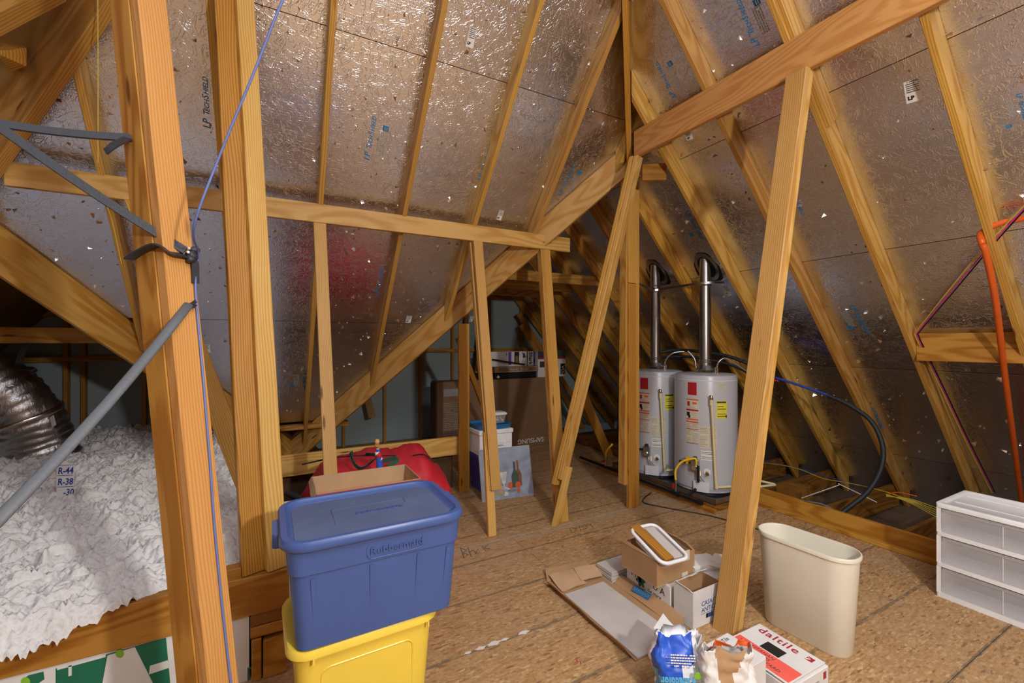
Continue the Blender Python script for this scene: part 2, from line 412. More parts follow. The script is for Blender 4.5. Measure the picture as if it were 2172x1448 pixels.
# ------------------------------------------------------------------ roof slopes: a backing deck per slope, foil-faced panels below it
def clip(poly, a, b, c):
    """keep a*x+b*y<=c"""
    out = []
    for i, p in enumerate(poly):
        q = poly[(i + 1) % len(poly)]; dp = a*p[0]+b*p[1]-c; dq = a*q[0]+b*q[1]-c
        if dp <= 1e-9: out.append(p)
        if (dp < 0 < dq) or (dq < 0 < dp):
            t = dp / (dp - dq); out.append((p[0] + (q[0]-p[0])*t, p[1] + (q[1]-p[1])*t))
    return out
def slab(name, poly, zf, n, off, th, mat, parent=None):
    """plan polygon lifted on the slope; lower face lies off above the slope (along the outward normal n)"""
    n = Vector(n).normalized(); lo = [Vector((x, y, zf(x, y))) + n * off for x, y in poly]; hi = [p + n * th for p in lo]
    k = len(poly)
    fs = [tuple(range(k)), tuple(range(2*k-1, k-1, -1))] + [(i, (i+1) % k, k + (i+1) % k, k + i) for i in range(k)]
    return mesh_obj(name, lo + hi, fs, mat, parent)
def slope(name, zf, n, region, halves, seams, along, step, stag, mat_panel, mat_back, label=None):
    """region: plan rect; halves: clipping half planes; seams: coordinates of the panel joints up the slope"""
    poly = [(region[0], region[2]), (region[1], region[2]), (region[1], region[3]), (region[0], region[3])]
    for h in halves: poly = clip(poly, *h)
    root = struct(slab(name, poly, zf, n, .016, .02, mat_back))
    if label: root['label'] = label
    g = .0016
    for i, (a, b) in enumerate(zip(seams, seams[1:])):
        lo, hi = (region[2], region[3]) if along == 'y' else (region[0], region[1])
        c = lo + stag[i % len(stag)] - step
        while c < hi:
            r = [c + g, c + step - g]
            q = [(r[0], a + g), (r[1], a + g), (r[1], b - g), (r[0], b - g)] if along == 'x' else [(a + g, r[0]), (b - g, r[0]), (b - g, r[1]), (a + g, r[1])]
            for h in halves: q = clip(q, *h)
            q = clip(clip(clip(clip(q, 1, 0, region[1]), -1, 0, -region[0]), 0, 1, region[3]), 0, -1, -region[2])
            if len(q) > 2:
                ar = abs(sum(q[k][0]*q[(k+1) % len(q)][1] - q[(k+1) % len(q)][0]*q[k][1] for k in range(len(q)))) / 2
                if ar > .01: slab('sheathing_panel', q, zf, n, 0, .012, mat_panel, root)
            c += step
    return root
ROW = .817
back_seams = [3.013 + ROW * k for k in range(-3, 4)]; back_seams[-1] = 5.66
ceiling_back = slope('ceiling', z_back, (0, S, 1), (-3.2, 3.2, 1.0, 5.66), [(1, -1, HIPC), (1, 1, VALC), (-1, 1, -VALL), (-1, -1, -HIPL)], [.6] + back_seams, 'x', 2.575, (2.231, .936), 'foil', 'seam', 'foil-faced roof slope at the back')
RIDGEX = (XE + XW) / 2
right_seams = [RIDGEX] + [3.185 + .843 * k for k in range(-2, 4)] + [6.45]
def right_part(y0, y1, halves, seams, xa, stag, nm='ceiling'):
    return slope(nm, z_right, (S, 0, 1), (xa, 6.45, y0, y1), halves, seams, 'y', 2.36, stag, 'foil', 'seam')
ceiling_right = right_part(-4.0, 3.12, [(-1, 1, -HIPC)], right_seams, RIDGEX, (2.031, .861))
ceiling_right['label'] = 'foil-faced roof slope on the right'
ceiling_wing = right_part(3.12, 7.0, [], [2.95] + right_seams[2:], 2.95, (.811, 2.011)); ceiling_wing['label'] = 'foil-faced slope of the right wing'
# left main slope and the hidden sides of both wings close the roof
slope('ceiling', z_left, (-S, 0, 1), (-5.5, RIDGEX, -4.0, 4.0), [(1, 1, HIPL)], [-5.5, -4.4, -3.4, -2.5, -1.6, -.7, .2, RIDGEX], 'y', 2.44, (.9, 2.1), 'foil', 'seam')
slope('ceiling', lambda x, y: RZ - S * (RX - x), (-S, 0, 1), (-.5, RX, 3.12, 7.0), [(-1, -1, -VALC)], [-.5, .4, 1.2, 2.1, RX], 'y', 2.44, (.9, 2.1), 'foil', 'seam')
slope('ceiling', lambda x, y: LZ - S * (x - LX), (S, 0, 1), (LX, .6, LY, 7.0), [(1, -1, VALL)], [LX, -.9, -.1, .6], 'y', 2.44, (.9, 2.1), 'pine_old', 'seam')
slope('ceiling', lambda x, y: LZ - S * (LX - x), (-S, 0, 1), (-5.0, LX, LY - .02, 7.0), [], [-5.0, -4.1, -3.3, -2.5, LX], 'y', 2.44, (.9, 2.1), 'pine_old', 'seam')
# ------------------------------------------------------------------ rafters
NB = Vector((0, S, 1)).normalized(); NR = Vector((S, 0, 1)).normalized(); NL = Vector((-S, 0, 1)).normalized()
hipR_cut = ((0, -HIPC, 0), (1, -1, 0)); valR_cut = ((VALC, 0, 0), (1, 1, 0)); valL_cut = ((VALL, 0, 0), (1, -1, 0)); hipL_cut = ((HIPL, 0, 0), (1, 1, 0))
RD = .14
def back_rafter(x, ytop, ybot, c0, c1, w=.038, d=RD, mat='pine'):
    return beam('rafter', (x - w/2, ytop, z_back(0, ytop)), (x - w/2, ybot, z_back(0, ybot)), w, d, NB, mat, ceiling_back, c0, c1, oz=-d/2 - .001)
def shifted(cut, dist):
    n = Vector(cut[1]).normalized(); return (tuple(Vector(cut[0]) + n * dist), cut[1])
for i, x in enumerate((-1.60, -.95, -.30, .33, .98, 1.625, 2.27, 2.88)):
    c0 = shifted(hipR_cut, -.03) if x > 1.05 else shifted(hipL_cut, .03)
    x_ = x
    ytop = max(x_ - HIPC, HIPL - x_)
    if x > -.05: ybot = VALC - x_; c1 = shifted(valR_cut, -.025)
    else: ybot = x_ - VALL; c1 = shifted(valL_cut, .025)
    if x == .33: ybot, c1 = 6.1, None
    back_rafter(x_, ytop, ybot, c0, c1)
def right_rafter(y, xtop, xbot, c0, parent, w=.038, d=RD, mat='pine'):
    return beam('rafter', (xtop, y - w/2, z_right(xtop, 0)), (xbot, y - w/2, z_right(xbot, 0)), w, d, NR, mat, parent, c0, ((6.12, 0, 0), (1, 0, 0)), oz=-d/2 - .001)
for y in (-2.6, -2.0, -1.4, -.8, -.2, .41, 1.0, 1.6, 2.19, 2.77):
    top = max(RIDGEX + .02, y + HIPC)
    right_rafter(y, top, 6.1, shifted(hipR_cut, .03) if y > 1.25 else None, ceiling_right)
for y in (3.35, 3.95, 4.55, 5.15, 5.75, 6.35, 6.94):
    right_rafter(y, 2.975, 6.1, ((2.975, 0, 0), (1, 0, 0)), ceiling_wing, mat='pine_honey')
# doubled strip on one right rafter, split at its end
beam('rafter_sister', (1.75, 1.555, z_right(1.75, 0)), (3.30, 1.555, z_right(3.30, 0)), .042, .125, NR, 'pine', ceiling_right, None, None, oz=-.064)
# ------------------------------------------------------------------ hips, valleys, ridges
def pth(x, y, z, dz=0): return Vector((x, y, z + dz))
beam('hip_rafter', pth(1.30, 1.30 - HIPC, z_right(1.30, 0)), pth(RX, RX - HIPC, z_right(RX, 0)), .045, .235, (0, 0, 1), 'pine_honey', None, None, ((RX + .02, 0, 0), (1, 0, 0)), oz=-.125,
     label='long hip rafter running overhead down to the ridge corner', cat='beam')
beam('hip_rafter', pth(-.2, HIPL + .2, z_left(-.2, 0)), pth(LX, LY, LZ), .062, .235, (0, 0, 1), 'pine', None, None, ((LX, 0, 0), (1, 0, 0)), oz=-.128,
     label='slanted hip rafter in the upper left corner above the black straps', cat='beam')
vd = Vector((-1, 1, -S))
beam('valley_beam', pth(RX, RY, RZ), pth(RX, RY, RZ) + vd * 2.95, .04, .235, (0, 0, 1), 'pine_light', None, ((RX, RY, 0), (1, 0, 0)), None, oz=-.12,
     label='wide diagonal valley beam sloping down from the ridge corner', cat='beam')
beam('valley_beam', pth(LX, LY, LZ), pth(LX, LY, LZ) + Vector((1, 1, -S)) * 1.95, .04, .262, (0, 0, 1), 'pine', None, ((LX, LY, 0), (1, 0, 0)), None, oz=-.135,
     label='wide diagonal valley beam with red mark above the silver duct', cat='beam')
beam('ridge_beam', (RX, RY + .03, RZ - .13), (RX, 7.0, RZ - .13), .04, .235, (0, 0, 1), 'pine_honey', label='ridge beam of the right wing behind the slanted brace', cat='beam')
# ------------------------------------------------------------------ gable walls and raised ceiling
wall_far = struct(box('wall_back', (-5.0, 7.0, -.1), (6.4, 7.03, 4.2), 'foam_board'))
def stud(x, z0, z1, w=.038, d=.089, parent=wall_far, mat='pine_honey', nm='stud', y=7.0):
    return beam(nm, (x, y - d/2, z0), (x, y - d/2, z1), w, d, (0, 1, 0), mat, parent, bev=0)
for x in (-3.9, -3.3, -2.72, -2.13, -1.98, -1.42, -.85, -.25, .3, .9, 1.5, 2.07, 2.62, 3.3, 3.95): stud(x, -.02, 4.0 if x > 2 else 2.3)
for (x0, x1, z) in ((-4.6, 1.0, 1.36), (1.5, 5.4, 1.42), (2.2, 3.7, 2.33), (-4.0, .2, 1.88)):
    beam('blocking', (x0, 6.955, z), (x1, 6.955, z), .089, .06, (0, 0, 1), 'pine_honey', wall_far, bev=0)
wall_rear = struct(box('wall_front', (-5.0, -4.03, -.1), (6.4, -4.0, 6.0), 'pine_old'))
wall_l = struct(box('wall_left', (-5.03, -4.0, -.1), (-5.0, 7.0, 2.4), 'foam_board'))
# knee wall under the raised ceiling
wall_knee = struct(box('wall_knee', (-5.0, 2.362, -.02), (-.105, 2.39, .31), 'white_board'))
box('stud', (-.095, 2.34, .0), (-.055, 2.43, .19), 'pine_honey', wall_knee, bev=.003)
box('stud', (-.048, 2.335, .0), (.05, 2.43, .175), 'pine_honey', wall_knee, bev=.003)
box('blocking', (-.10, 2.345, .195), (.05, 2.43, .245), 'pine_honey', wall_knee, bev=.003)
box('blocking', (-.10, 2.35, .247), (.05, 2.43, .305), 'pine_old', wall_knee, bev=.003)
beam('header_beam', (-5.0, 2.37, .39), (.06, 2.37, .39), .04, .178, (0, 0, 1), 'pine_honey', label='long header beam holding back the white insulation', cat='beam')
beam('header_beam', (-5.0, 2.412, .385), (.06, 2.412, .385), .04, .17, (0, 0, 1), 'pine_old', label='rear ply of the header beam under the insulation edge', cat='beam')
beam('sill_block', (-.20, 2.41, .495), (-.075, 2.41, .495), .06, .05, (0, 0, 1), 'pine_honey', label='short wood block on the header beam beside the inner post', cat='block')
box_l = struct(box('wall_inner', (.02, 2.435, -.02), (.05, 4.28, .46), 'dark_wood'))
beam('rim_board', (.05, 4.32, .477), (1.68, 4.32, .477), .04, .187, (0, 0, 1), 'pine_light', label='pale horizontal rim board behind the red bag', cat='beam')
struct(box('wall_shaft', (.05, 4.45, -.02), (1.68, 4.47, .38), 'dark_wood'))
# curb along the right edge of the deck
beam('curb_board', (4.12, -4, .085), (4.12, 2.62, .085), .038, .14, (0, 0, 1), 'pine_honey', label='long curb board edging the deck right of the heaters', cat='beam')
beam('curb_board', (4.12, 4.15, .085), (4.12, 7.0, .085), .038, .14, (0, 0, 1), 'pine_old', label='dark far curb board in the wing beyond the heaters', cat='beam')
beam('curb_strip', (4.075, 1.16, .018), (4.075, 2.62, .018), .05, .034, (0, 0, 1), 'pine_honey', label='low nailing strip along the foot of the curb board', cat='board')
# eave bay beyond the curb: ceiling board and joists
struct(box('floor', (4.14, -4, -.28), (6.6, 7.0, -.24), 'drain'))
for y in (-1.5, -.6, .3, .95, 1.62, 2.22, 2.83, 3.43, 4.6, 5.8):
    beam('ceiling_joist', (4.14, y, -.10), (6.0, y, -.10), .038, .235, (0, 0, 1), 'pine_old', floor, bev=0)
# ------------------------------------------------------------------ purlins, braces, posts
beam('purlin', (-1.40, 3.70, 2.555), (2.67, 3.70, 2.555), .038, .145, (0, 0, 1), 'pine_light', label='horizontal purlin crossing under the back slope rafters', cat='beam')
PX = 2.80
beam('purlin', (PX, 2.90, 3.30), (PX, -3.6, 3.30), .04, .235, (0, 0, 1), 'pine_orange', None, ((PX, 2.88, 3.3), (.35, 1, 0)), None, label='big upper right purlin running overhead toward the viewer', cat='beam')
def built(name, base, label, cat, plies):
    """a timber nailed up from several plies: plies = (p0, p1, w, d, hint, mat, kwargs)"""
    root = thing(name, base, label, cat)
    for p0, p1, w, d, hint, mat, kw in plies:
        beam(kw.pop('nm', 'ply'), p0, p1, w, d, hint, mat, root, **kw)
    return root
def zcut(z, n=(0, 0, 1)): return ((0, 0, z), n)
F_ = (0, -1, .2)
# legs under the back purlin
built('roof_brace', (.355, 3.17, 0), 'pale brace rising behind the open red box', 'brace',
      [((.355, 3.17, 0), (.305, 3.70, 2.48), .089, .038, F_, 'pine_light', dict(cut0=zcut(0), cut1=zcut(2.481)))])
built('roof_brace', (1.535, 3.17, 0), 'pale brace standing in front of the still-life painting', 'brace',
      [((1.600, 3.265, .34), (1.625, 3.69, 2.48), .089, .038, F_, 'pine_light', dict(cut0=zcut(.345), cut1=zcut(2.481), oz=.02)),
       ((1.565, 3.20, .12), (1.59, 3.72, 2.48), .038, .05, F_, 'pine_light', dict(cut0=zcut(.345), cut1=zcut(2.481), oz=-.02)),
       ((1.540, 3.17, 0), (1.585, 3.36, .80), .070, .038, F_, 'pine_light', dict(cut0=zcut(0), oz=-.02))])
built('roof_brace', (2.215, 3.15, 0), 'brace right of the painting under the purlin end', 'brace',
      [((2.22, 3.15, 0), (2.39, 3.70, 2.48), .075, .038, F_, 'pine', dict(cut0=zcut(0), cut1=zcut(2.481))),
       ((2.165, 3.17, .05), (2.335, 3.72, 2.48), .038, .07, F_, 'pine', dict(cut0=zcut(0), cut1=zcut(2.481)))])
built('roof_brace', (-.06, 3.05, .5), 'leaning brace on the insulation between the two left posts', 'brace',
      [((-.06, 3.05, .45), (-.80, 3.70, 2.50), .12, .038, F_, 'pine', dict(cut0=zcut(.45), cut1=zcut(2.481)))])
# slanted brace under the right purlin end, with a scarfed foot
b0, b1 = Vector((2.07, 3.17, 0)), Vector((2.79, 2.88, 3.17))
ax = (b1 - b0).normalized()
built('slanted_brace', b0, 'long slanted brace crossing in front of the storage boxes', 'brace',
      [(b0 + ax * .40, b1, .038, .089, (1, .3, 0), 'pine_light', dict(cut1=zcut(3.182), oy=.03)),
       (b0 + ax * .34, b1, .038, .089, (1, .3, 0), 'pine', dict(cut1=zcut(3.182), oz=-.012, oy=-.01)),
       (b0, b0 + ax * .52, .036, .066, (1, .3, 0), 'pine_light', dict(cut0=zcut(0), oy=.068, oz=.004))])
# upright post under the ridge corner
built('upright_post', (2.975, 3.10, 0), 'upright three-ply post left of the water heaters', 'post',
      [((2.955, 3.10, 0), (2.955, 3.10, 2.11), .092, .038, (0, -1, 0), 'pine_honey', {}),
       ((2.955, 3.105, 2.115), (2.955, 3.105, 3.2), .092, .038, (0, -1, 0), 'pine', {}),
       ((2.895, 3.15, .22), (2.925, 3.15, 3.18), .038, .089, (0, -1, 0), 'pine', {}),
       ((3.022, 3.11, 0), (3.022, 3.11, 3.0), .042, .05, (0, -1, 0), 'pine', {})])
# front right slanted brace with a thinner foot
c0, c1 = Vector((2.15, 1.53, 0)), Vector((2.79, 1.50, 3.19))
cx = (c1 - c0).normalized()
built('slanted_brace', c0, 'front slanted brace standing among the tile boxes', 'brace',
      [(c0 + cx * .31, c1, .122, .042, (-1, 0, .2), 'pine_light', dict(cut1=zcut(3.182), cut0=zcut(.34, (.1, .25, 1)), oz=.023)),
       (c0, c1, .108, .044, (-1, 0, .2), 'pine_light', dict(cut0=zcut(0), cut1=zcut(3.182), oz=-.021))])
# inner built-up post on the header
q0, q1 = Vector((.0, 2.40, .482)), Vector((-.155, 2.85, 3.45))
HN = (.34, -.94, 0)
built('built_up_post', q0, 'two-ply post standing on the header behind the blue tub', 'post',
      [(q0, q1, .089, .040, HN, 'pine_light', dict(oz=.02, cut0=zcut(.482), cut1=zcut(3.57))),
       (q0, q1, .150, .038, HN, 'pine_honey', dict(oz=-.02, oy=.062, cut0=zcut(.482), cut1=zcut(3.57)))])
# near post
n0, n1 = Vector((-.087, 1.478, 0)), Vector((-.464, 1.927, 3.7))
HN1 = (.67, -.743, 0)
built('built_up_post', n0, 'near left post with straps tied round it and a blue cable', 'post',
      [(n0, n1, .089, .040, HN1, 'pine_orange', dict(oz=.0, cut0=zcut(0), cut1=zcut(3.5))),
       (n0, n1, .036, .092, HN1, 'pine_honey', dict(oz=-.067, oy=.0285, cut0=zcut(0), cut1=zcut(3.5)))])
beam('stud_post', (1.735, 4.27, 0), (1.735, 4.27, 1.75), .115, .038, (0, -1, 0), 'pine_honey', label='short stud carrying the valley beam beside the white foam box', cat='post')
# collar ties of the right wing
for y, z, l in ((4.56, 2.36, 'nearest collar tie across the right wing'), (5.3, 2.36, 'middle collar tie across the right wing'), (6.2, 2.36, 'farthest collar tie across the right wing')):
    beam('collar_tie', (1.9, y + .02, z), (3.9, y + .02, z), .038, .125, (0, 0, 1), 'pine', label=l, cat='beam')
# timbers in the dark left wing
beam('collar_tie', (-3.1, 5.4, 1.62), (-.9, 5.4, 1.62), .038, .14, (0, 0, 1), 'pine_honey', label='collar tie across the left wing above the duct strap', cat='beam')
beam('wing_rafter', (-3.05, 4.6, .99), (LX - .03, 4.6, 2.44), .038, .14, (-1, 0, 1), 'pine_honey', oz=-.08, label='dark wing rafter at the left edge above the duct', cat='beam')
# timbers crossing the upper left corner
tb = thing('corner_beam', atd(20, 90, 2.35), 'thick sawn beam end in the top left corner', 'beam')
beam('ply', atd(-150, 150, 2.55), atd(30, 82, 2.30), .10, .235, (0, 0, 1), 'pine_honey', tb)
beam('corner_strut', atd(-140, 98, 2.05), atd(110, -34, 2.05), .09, .11, (0, 0, 1), 'pine', label='pale strut crossing the very top left corner', cat='beam')
# ------------------------------------------------------------------ print, stickers and splinters on the foil
def dec_frame(p0, p1, n):
    x = (p1 - p0).normalized(); z = -Vector(n).normalized(); y = z.cross(x); return x, y, z
def foil_print(pix, on, n, parent, logo=None, fine=True):
    u0, v0, u1, v1 = pix; p0, p1 = on(u0, v0), on(u1, v1); x, y, z = dec_frame(p0, p1, n); L = (p1 - p0).length
    def put(o, q): o.parent = parent; lay(o, q, x, y)
    k = L / 6.4
    put(text('printed_lettering', 'LP', k * 1.25, 'print_blue', bold=.012 * k, shear=.15, ext=.0004), p0 + z * .0012)
    put(text('printed_lettering', 'T', k * 1.05, 'print_blue', shear=.2, bold=.01 * k), p0 + x * k * 1.75 + z * .0012)
    put(text('printed_lettering', 'ECH', k * .8, 'print_blue', shear=.2, bold=.01 * k), p0 + x * k * 2.25 + z * .0012)
    put(text('printed_lettering', 'S', k * 1.05, 'print_blue', shear=.2, bold=.01 * k), p0 + x * k * 3.85 + z * .0012)
    put(text('printed_lettering', 'HIELD', k * .8, 'print_blue', shear=.2, bold=.01 * k), p0 + x * k * 4.45 + z * .0012)
    if fine:
        o = lines_print('fine_print', k * 3.6, k * 1.2, 4, 'print_grey', seed=int(u0)); put(o, p0 + x * k * 1.0 - y * k * 1.9 + z * .001)
    if logo is not None:
        q = on(*logo); bm = bmesh.new(); a = k * .42
        bx(bm, (-a, -a, 0), (a, a, .0005)); bx(bm, (-a * .7, a * .1, 0), (a * .7, a * .32, .0009), 1); bx(bm, (-a * .7, -a * .5, 0), (a * .5, -a * .3, .0009), 1)
        o = bm_obj('printed_logo', bm, ['print_blue', 'shard_foil']); put(o, q + z * .001)
for pix, lg in (((447, 274, 440, 168), None), ((783, 341, 798, 251), (818, 273)), ((1021, 384, 1044, 307), None), ((1190, 416, 1221, 350), (1229, 367)),
                ((803, 627, 815, 567), None), ((640, 786, 645, 828), (620, 818)), ((834, 779, 828, 806), (812, 810)), ((997, 632, 1006, 600), (1002, 622))):
    foil_print(pix, on_back, NB, ceiling_back, lg)
for pix, lg in (((1612, 96, 1571, 0), (1605, 4)), ((1434, 206, 1397, 133), (1421, 135)), ((1669, 393, 1700, 455), None), ((1800, 648, 1838, 706), (1803, 694)), ((1845, 864, 1868, 908), None),
                ((2155, 200, 2172, 255), (2140, 268))):
    foil_print(pix, on_right, NR, ceiling_right, lg)
foil_print((1452, 448, 1487, 505), on_right, NR, ceiling_wing, (1466, 497))
def sticker(u, v, w, h, on, n, parent, tilt=0., name='sticker', red=False):
    p = on(u, v); nn = Vector(n).normalized()
    d = -(Vector((0, 0, 1)) - nn * nn.z).normalized(); y = -d; z = -nn; x = y.cross(z)
    y2 = y * math.cos(tilt) + x * math.sin(tilt); x2 = y2.cross(z)
    bm = bmesh.new(); bx(bm, (-w/2, -h/2, 0), (w/2, h/2, .0006)); o = bm_obj(name, bm, 'label_white', parent); lay(o, p + z * .0006, x2, y2)
    q = lines_print('fine_print', w * .8, h * .55, 6, 'print_dark', parent, seed=int(u)); lay(q, p + z * .0013 - x2 * w * .4 - y2 * h * .05, x2, y2)
    t = text('printed_lettering', 'LP', w * .4, 'print_black', parent, bold=.002); lay(t, p + z * .0013 - x2 * w * .38 - y2 * h * .36, x2, y2)
for u, v, w, h in ((1000, 80, .055, .12), (1061, 456, .05, .10), (867, 677, .055, .095), (436, 739, .07, .10), (1000, 676, .04, .08)): sticker(u, v, w, h, on_back, NB, ceiling_back)
sticker(1937, 193, .075, .13, on_right, NR, ceiling_right, .12); sticker(1461, 288, .06, .07, on_right, NR, ceiling_right, .1); sticker(1543, 617, .05, .10, on_right, NR, ceiling_wing, .3)
def shards(name, n, zf, nrm, region, halves, parent, seed):
    rg = random.Random(seed); bm = bmesh.new(); nn = Vector(nrm).normalized(); k = 0
    while k < n:
        x, y = rg.uniform(region[0], region[1]), rg.uniform(region[2], region[3])
        if any(a * x + b * y > c for a, b, c in halves): continue
        k += 1; p = Vector((x, y, zf(x, y))); s = rg.choice((.006, .008, .010, .012, .016, .022)); mi = 1 if rg.random() < .4 else 0
        t = Vector((rg.uniform(-1, 1), rg.uniform(-1, 1), rg.uniform(-1, 1))); t = (t - nn * t.dot(nn)).normalized(); b = nn.cross(t)
        tip = p - nn * s * rg.uniform(.6, 1.6) + t * s * rg.uniform(-1, 1)
        v = [bm.verts.new(q) for q in (p + t * s, p - t * s * .6 + b * s * .5, p - t * s * .5 - b * s * rg.uniform(.3, .8), tip)]
        for f in ((0, 1, 3), (1, 2, 3), (2, 0, 3)): bm.faces.new([v[i] for i in f]).material_index = mi
    o = bm_obj(name, bm, ['shard_foil', 'shard_wood'], parent); o['kind'] = 'stuff'; return o
shards('nail_splinters', 1100, z_back, NB, (-2.2, 3.0, 1.5, 5.6), [(1, -1, HIPC - .05), (1, 1, VALC - .05), (-1, 1, -VALL - .05), (-1, -1, -HIPL - .05)], ceiling_back, 3)
shards('nail_splinters', 1100, z_right, NR, (1.4, 6.0, -.5, 3.1), [(-1, 1, -HIPC - .05)], ceiling_right, 4)
shards('nail_splinters', 400, z_right, NR, (3.0, 6.0, 3.15, 6.9), [], ceiling_wing, 5)
# blocking between two right-hand rafters
a = on_right(1960, 733, .10)
beam('blocking', (a.x - .02, 1.56, a.z - .01), (a.x - .02, .98, a.z - .01), .04, .22, (0, 0, 1), 'pine_honey', ceiling_right)
beam('blocking', (a.x + .03, .96, a.z - .05), (a.x + .03, .41, a.z - .05), .04, .22, (0, 0, 1), 'pine_honey', ceiling_right)
# nailer strip at the foot of the back slope
beam('nailer', (-.12, 5.60, .585), (.78, 5.60, .585), .12, .05, (0, 0, 1), 'pine_honey', ceiling_back)
# stub of the ridge blocking beside the big purlin end
beam('blocking', (2.98, 2.99, 3.12), (3.16, 2.87, 3.12), .04, .15, (0, 0, 1), 'pine_honey', ceiling_right)
# ------------------------------------------------------------------ blown insulation
from mathutils import noise as mnoise
def insulation():
    x0, x1, y0, y1 = -2.75, .02, 2.26, 6.95; nx, ny = 360, 620
    vs = []; fs = []
    for j in range(ny + 1):
        t = j / ny; yy = y0 + (y1 - y0) * (t ** 1.25)
        for i in range(nx + 1):
            x = x0 + (x1 - x0) * i / nx; y = yy
            rim = min(1., max(0., (-.40 - x) / .16))
            rag = mnoise.noise(Vector((x * 6, 1.7, 0))) * .45 + mnoise.noise(Vector((x * 23, 4, 2))) * .16 + mnoise.noise(Vector((x * 60, 5, 2))) * .12
            reach = .03 + max(0., min(1., (-.40 - x) / .55)) * .085
            edge = (2.45 + .02 * rag) * (1 - rim) + (2.352 - reach * (.75 + .8 * rag)) * rim
            y = max(y, edge)
            p = Vector((x, y, 0))
            big = mnoise.fractal(p * 1.3, 1, 2, 3) * .055
            wp = p + Vector((mnoise.noise(p * 9), mnoise.noise(p * 9 + Vector((7, 7, 7))), 0)) * .06
            lump = (abs(mnoise.noise(wp * 7 + Vector((3, 1, 0)))) - .25) * .095 + (abs(mnoise.noise(wp * 17)) - .25) * .062
            fz = (abs(mnoise.noise(wp * 38)) - .25) * .036 + (abs(mnoise.noise(wp * 75)) - .25) * .018 + mnoise.noise(p * 150) * .004
            z = .525 + big + lump + fz
            f = min(1., max(0., (y - 2.37) / .22)); pass
            z = (.43 + .095 * rim) * (1 - f) + z * f + (fz + lump * .5 * rim) * (1 - f)
            if y < 2.352 and rim > 0: z -= (2.352 - y) * (1.1 + .4 * rag) + (.012 if y < edge + .004 else 0)
            if x > -.12: z -= (x + .12) * .35
            vs.append((x, y, z))
    w = nx + 1
    for j in range(ny):
        for i in range(nx): fs.append((j*w+i, j*w+i+1, (j+1)*w+i+1, (j+1)*w+i))
    me = bpy.data.meshes.new('insulation'); me.from_pydata(vs, [], fs); me.polygons.foreach_set('use_smooth', [True] * len(me.polygons))
    o = newobj('insulation', me, 'insulation_wool')
    return tag(o, 'white blown-in insulation heaped over the ceiling behind the header beam', 'insulation', kind='stuff')
insulation()
# depth card standing in the insulation
t = thing('depth_card', (-1.22, 3.95, .515), 'white insulation depth card marked R-44, R-38 and 30', 'card', rz=math.radians(-18))
ca = mesh_obj('card', [(-.048, 0, 0), (.048, 0, -.02), (.052, 0, .225), (.0, 0, .262), (-.045, 0, .262), (-.048, .0015, 0), (.048, .0015, -.02), (.052, .0015, .225), (.0, .0015, .262), (-.045, .0015, .262)],
              [(0,1,2,3,4), (5,9,8,7,6), (0,5,6,1), (1,6,7,2), (2,7,8,3), (3,8,9,4), (4,9,5,0)], 'wool_card', t)
for s_, z_, dx in (('R-44', .178, -.040), ('R-38', .105, -.042), ('-30', .035, -.010)):
    o = text('printed_lettering', s_, .060, 'print_ink_blue', t, shear=.15, sx=.76, bold=.0012); o.location = (dx, -.0006, z_); o.rotation_euler = (math.pi/2, 0, 0)
for z_ in (.232, .165, .09): 
    o = box('arrow_line', (-.044, -.001, z_), (.048, 0, z_ + .003), 'print_ink_blue', t)
# ------------------------------------------------------------------ flexible duct with strap
def duct():
    root = thing('flexible_duct', atd(95, 975, 4.1), 'silver foil flexible duct bending down into the insulation', 'duct')
    loc = root.location
    pts = smooth_path([atd(-230, 770, 3.75), atd(-110, 775, 3.8), atd(-20, 810, 3.9), atd(48, 870, 4.0), atd(85, 940, 4.1), atd(118, 1020, 4.15)], 16)
    bm = bmesh.new(); n = len(pts)
    sc = [1 + .030 * math.sin(i * 1.9) + .02 * mnoise.noise(Vector((i * .7, 0, 0))) for i in range(n)]
    rings = sweep(bm, [p - loc for p in pts], circ(.245, 40), scale=sc)
    for r in rings:
        for v in r: v.co += Vector((mnoise.noise(v.co * 9), mnoise.noise(v.co * 9 + Vector((5, 0, 0))), mnoise.noise(v.co * 9 + Vector((0, 5, 0))))) * .016
    bm_obj('sleeve', bm, 'duct_foil', root, smooth=True)
    k = int(n * .62); bm = bmesh.new(); sweep(bm, [p - loc for p in pts[k:k+3]], circ(.262, 40)); bm_obj('tape_band', bm, 'shard_foil', root, smooth=True)
    q = atd(112, 893, 3.78); bm = bmesh.new(); bx(bm, (-.03, 0, -.045), (.03, .002, .045)); o = bm_obj('sticker', bm, 'label_white', root); o.location = q - loc; o.rotation_euler = (0, math.radians(-25), math.radians(-48))
m = NT('duct_foil'); o_ = m.coord()
m.P(Base_Color=lin(196, 194, 194), Metallic=1.0, Roughness=.36, Normal=m.bump(m.math('ADD', m.noise(m.mapping(o_, (1, 1, .35)), 22, 4, .6, 1.2), m.noise(o_, 6, 2)), .5, .012))
duct()
def strap(name, pts, w, th, mat, label, cat='strap', hint=(0, 0, 1), sub=10, parent=None):
    bm = bmesh.new(); sweep(bm, smooth_path(pts, sub), [(-w/2, -th/2), (w/2, -th/2), (w/2, th/2), (-w/2, th/2)], hint=hint)
    o = bm_obj(name, bm, mat, parent, smooth=True, autos=40)
    return tag(o, label, cat) if label else o
strap('hanger_strap', [atd(60, 697, 3.9), atd(52, 735, 3.88), atd(40, 775, 3.85), atd(66, 782, 3.78), atd(75, 790, 3.8)], .045, .004, 'strap', 'black duct hanger strap dropping from the collar tie', hint=(0, -1, 0))
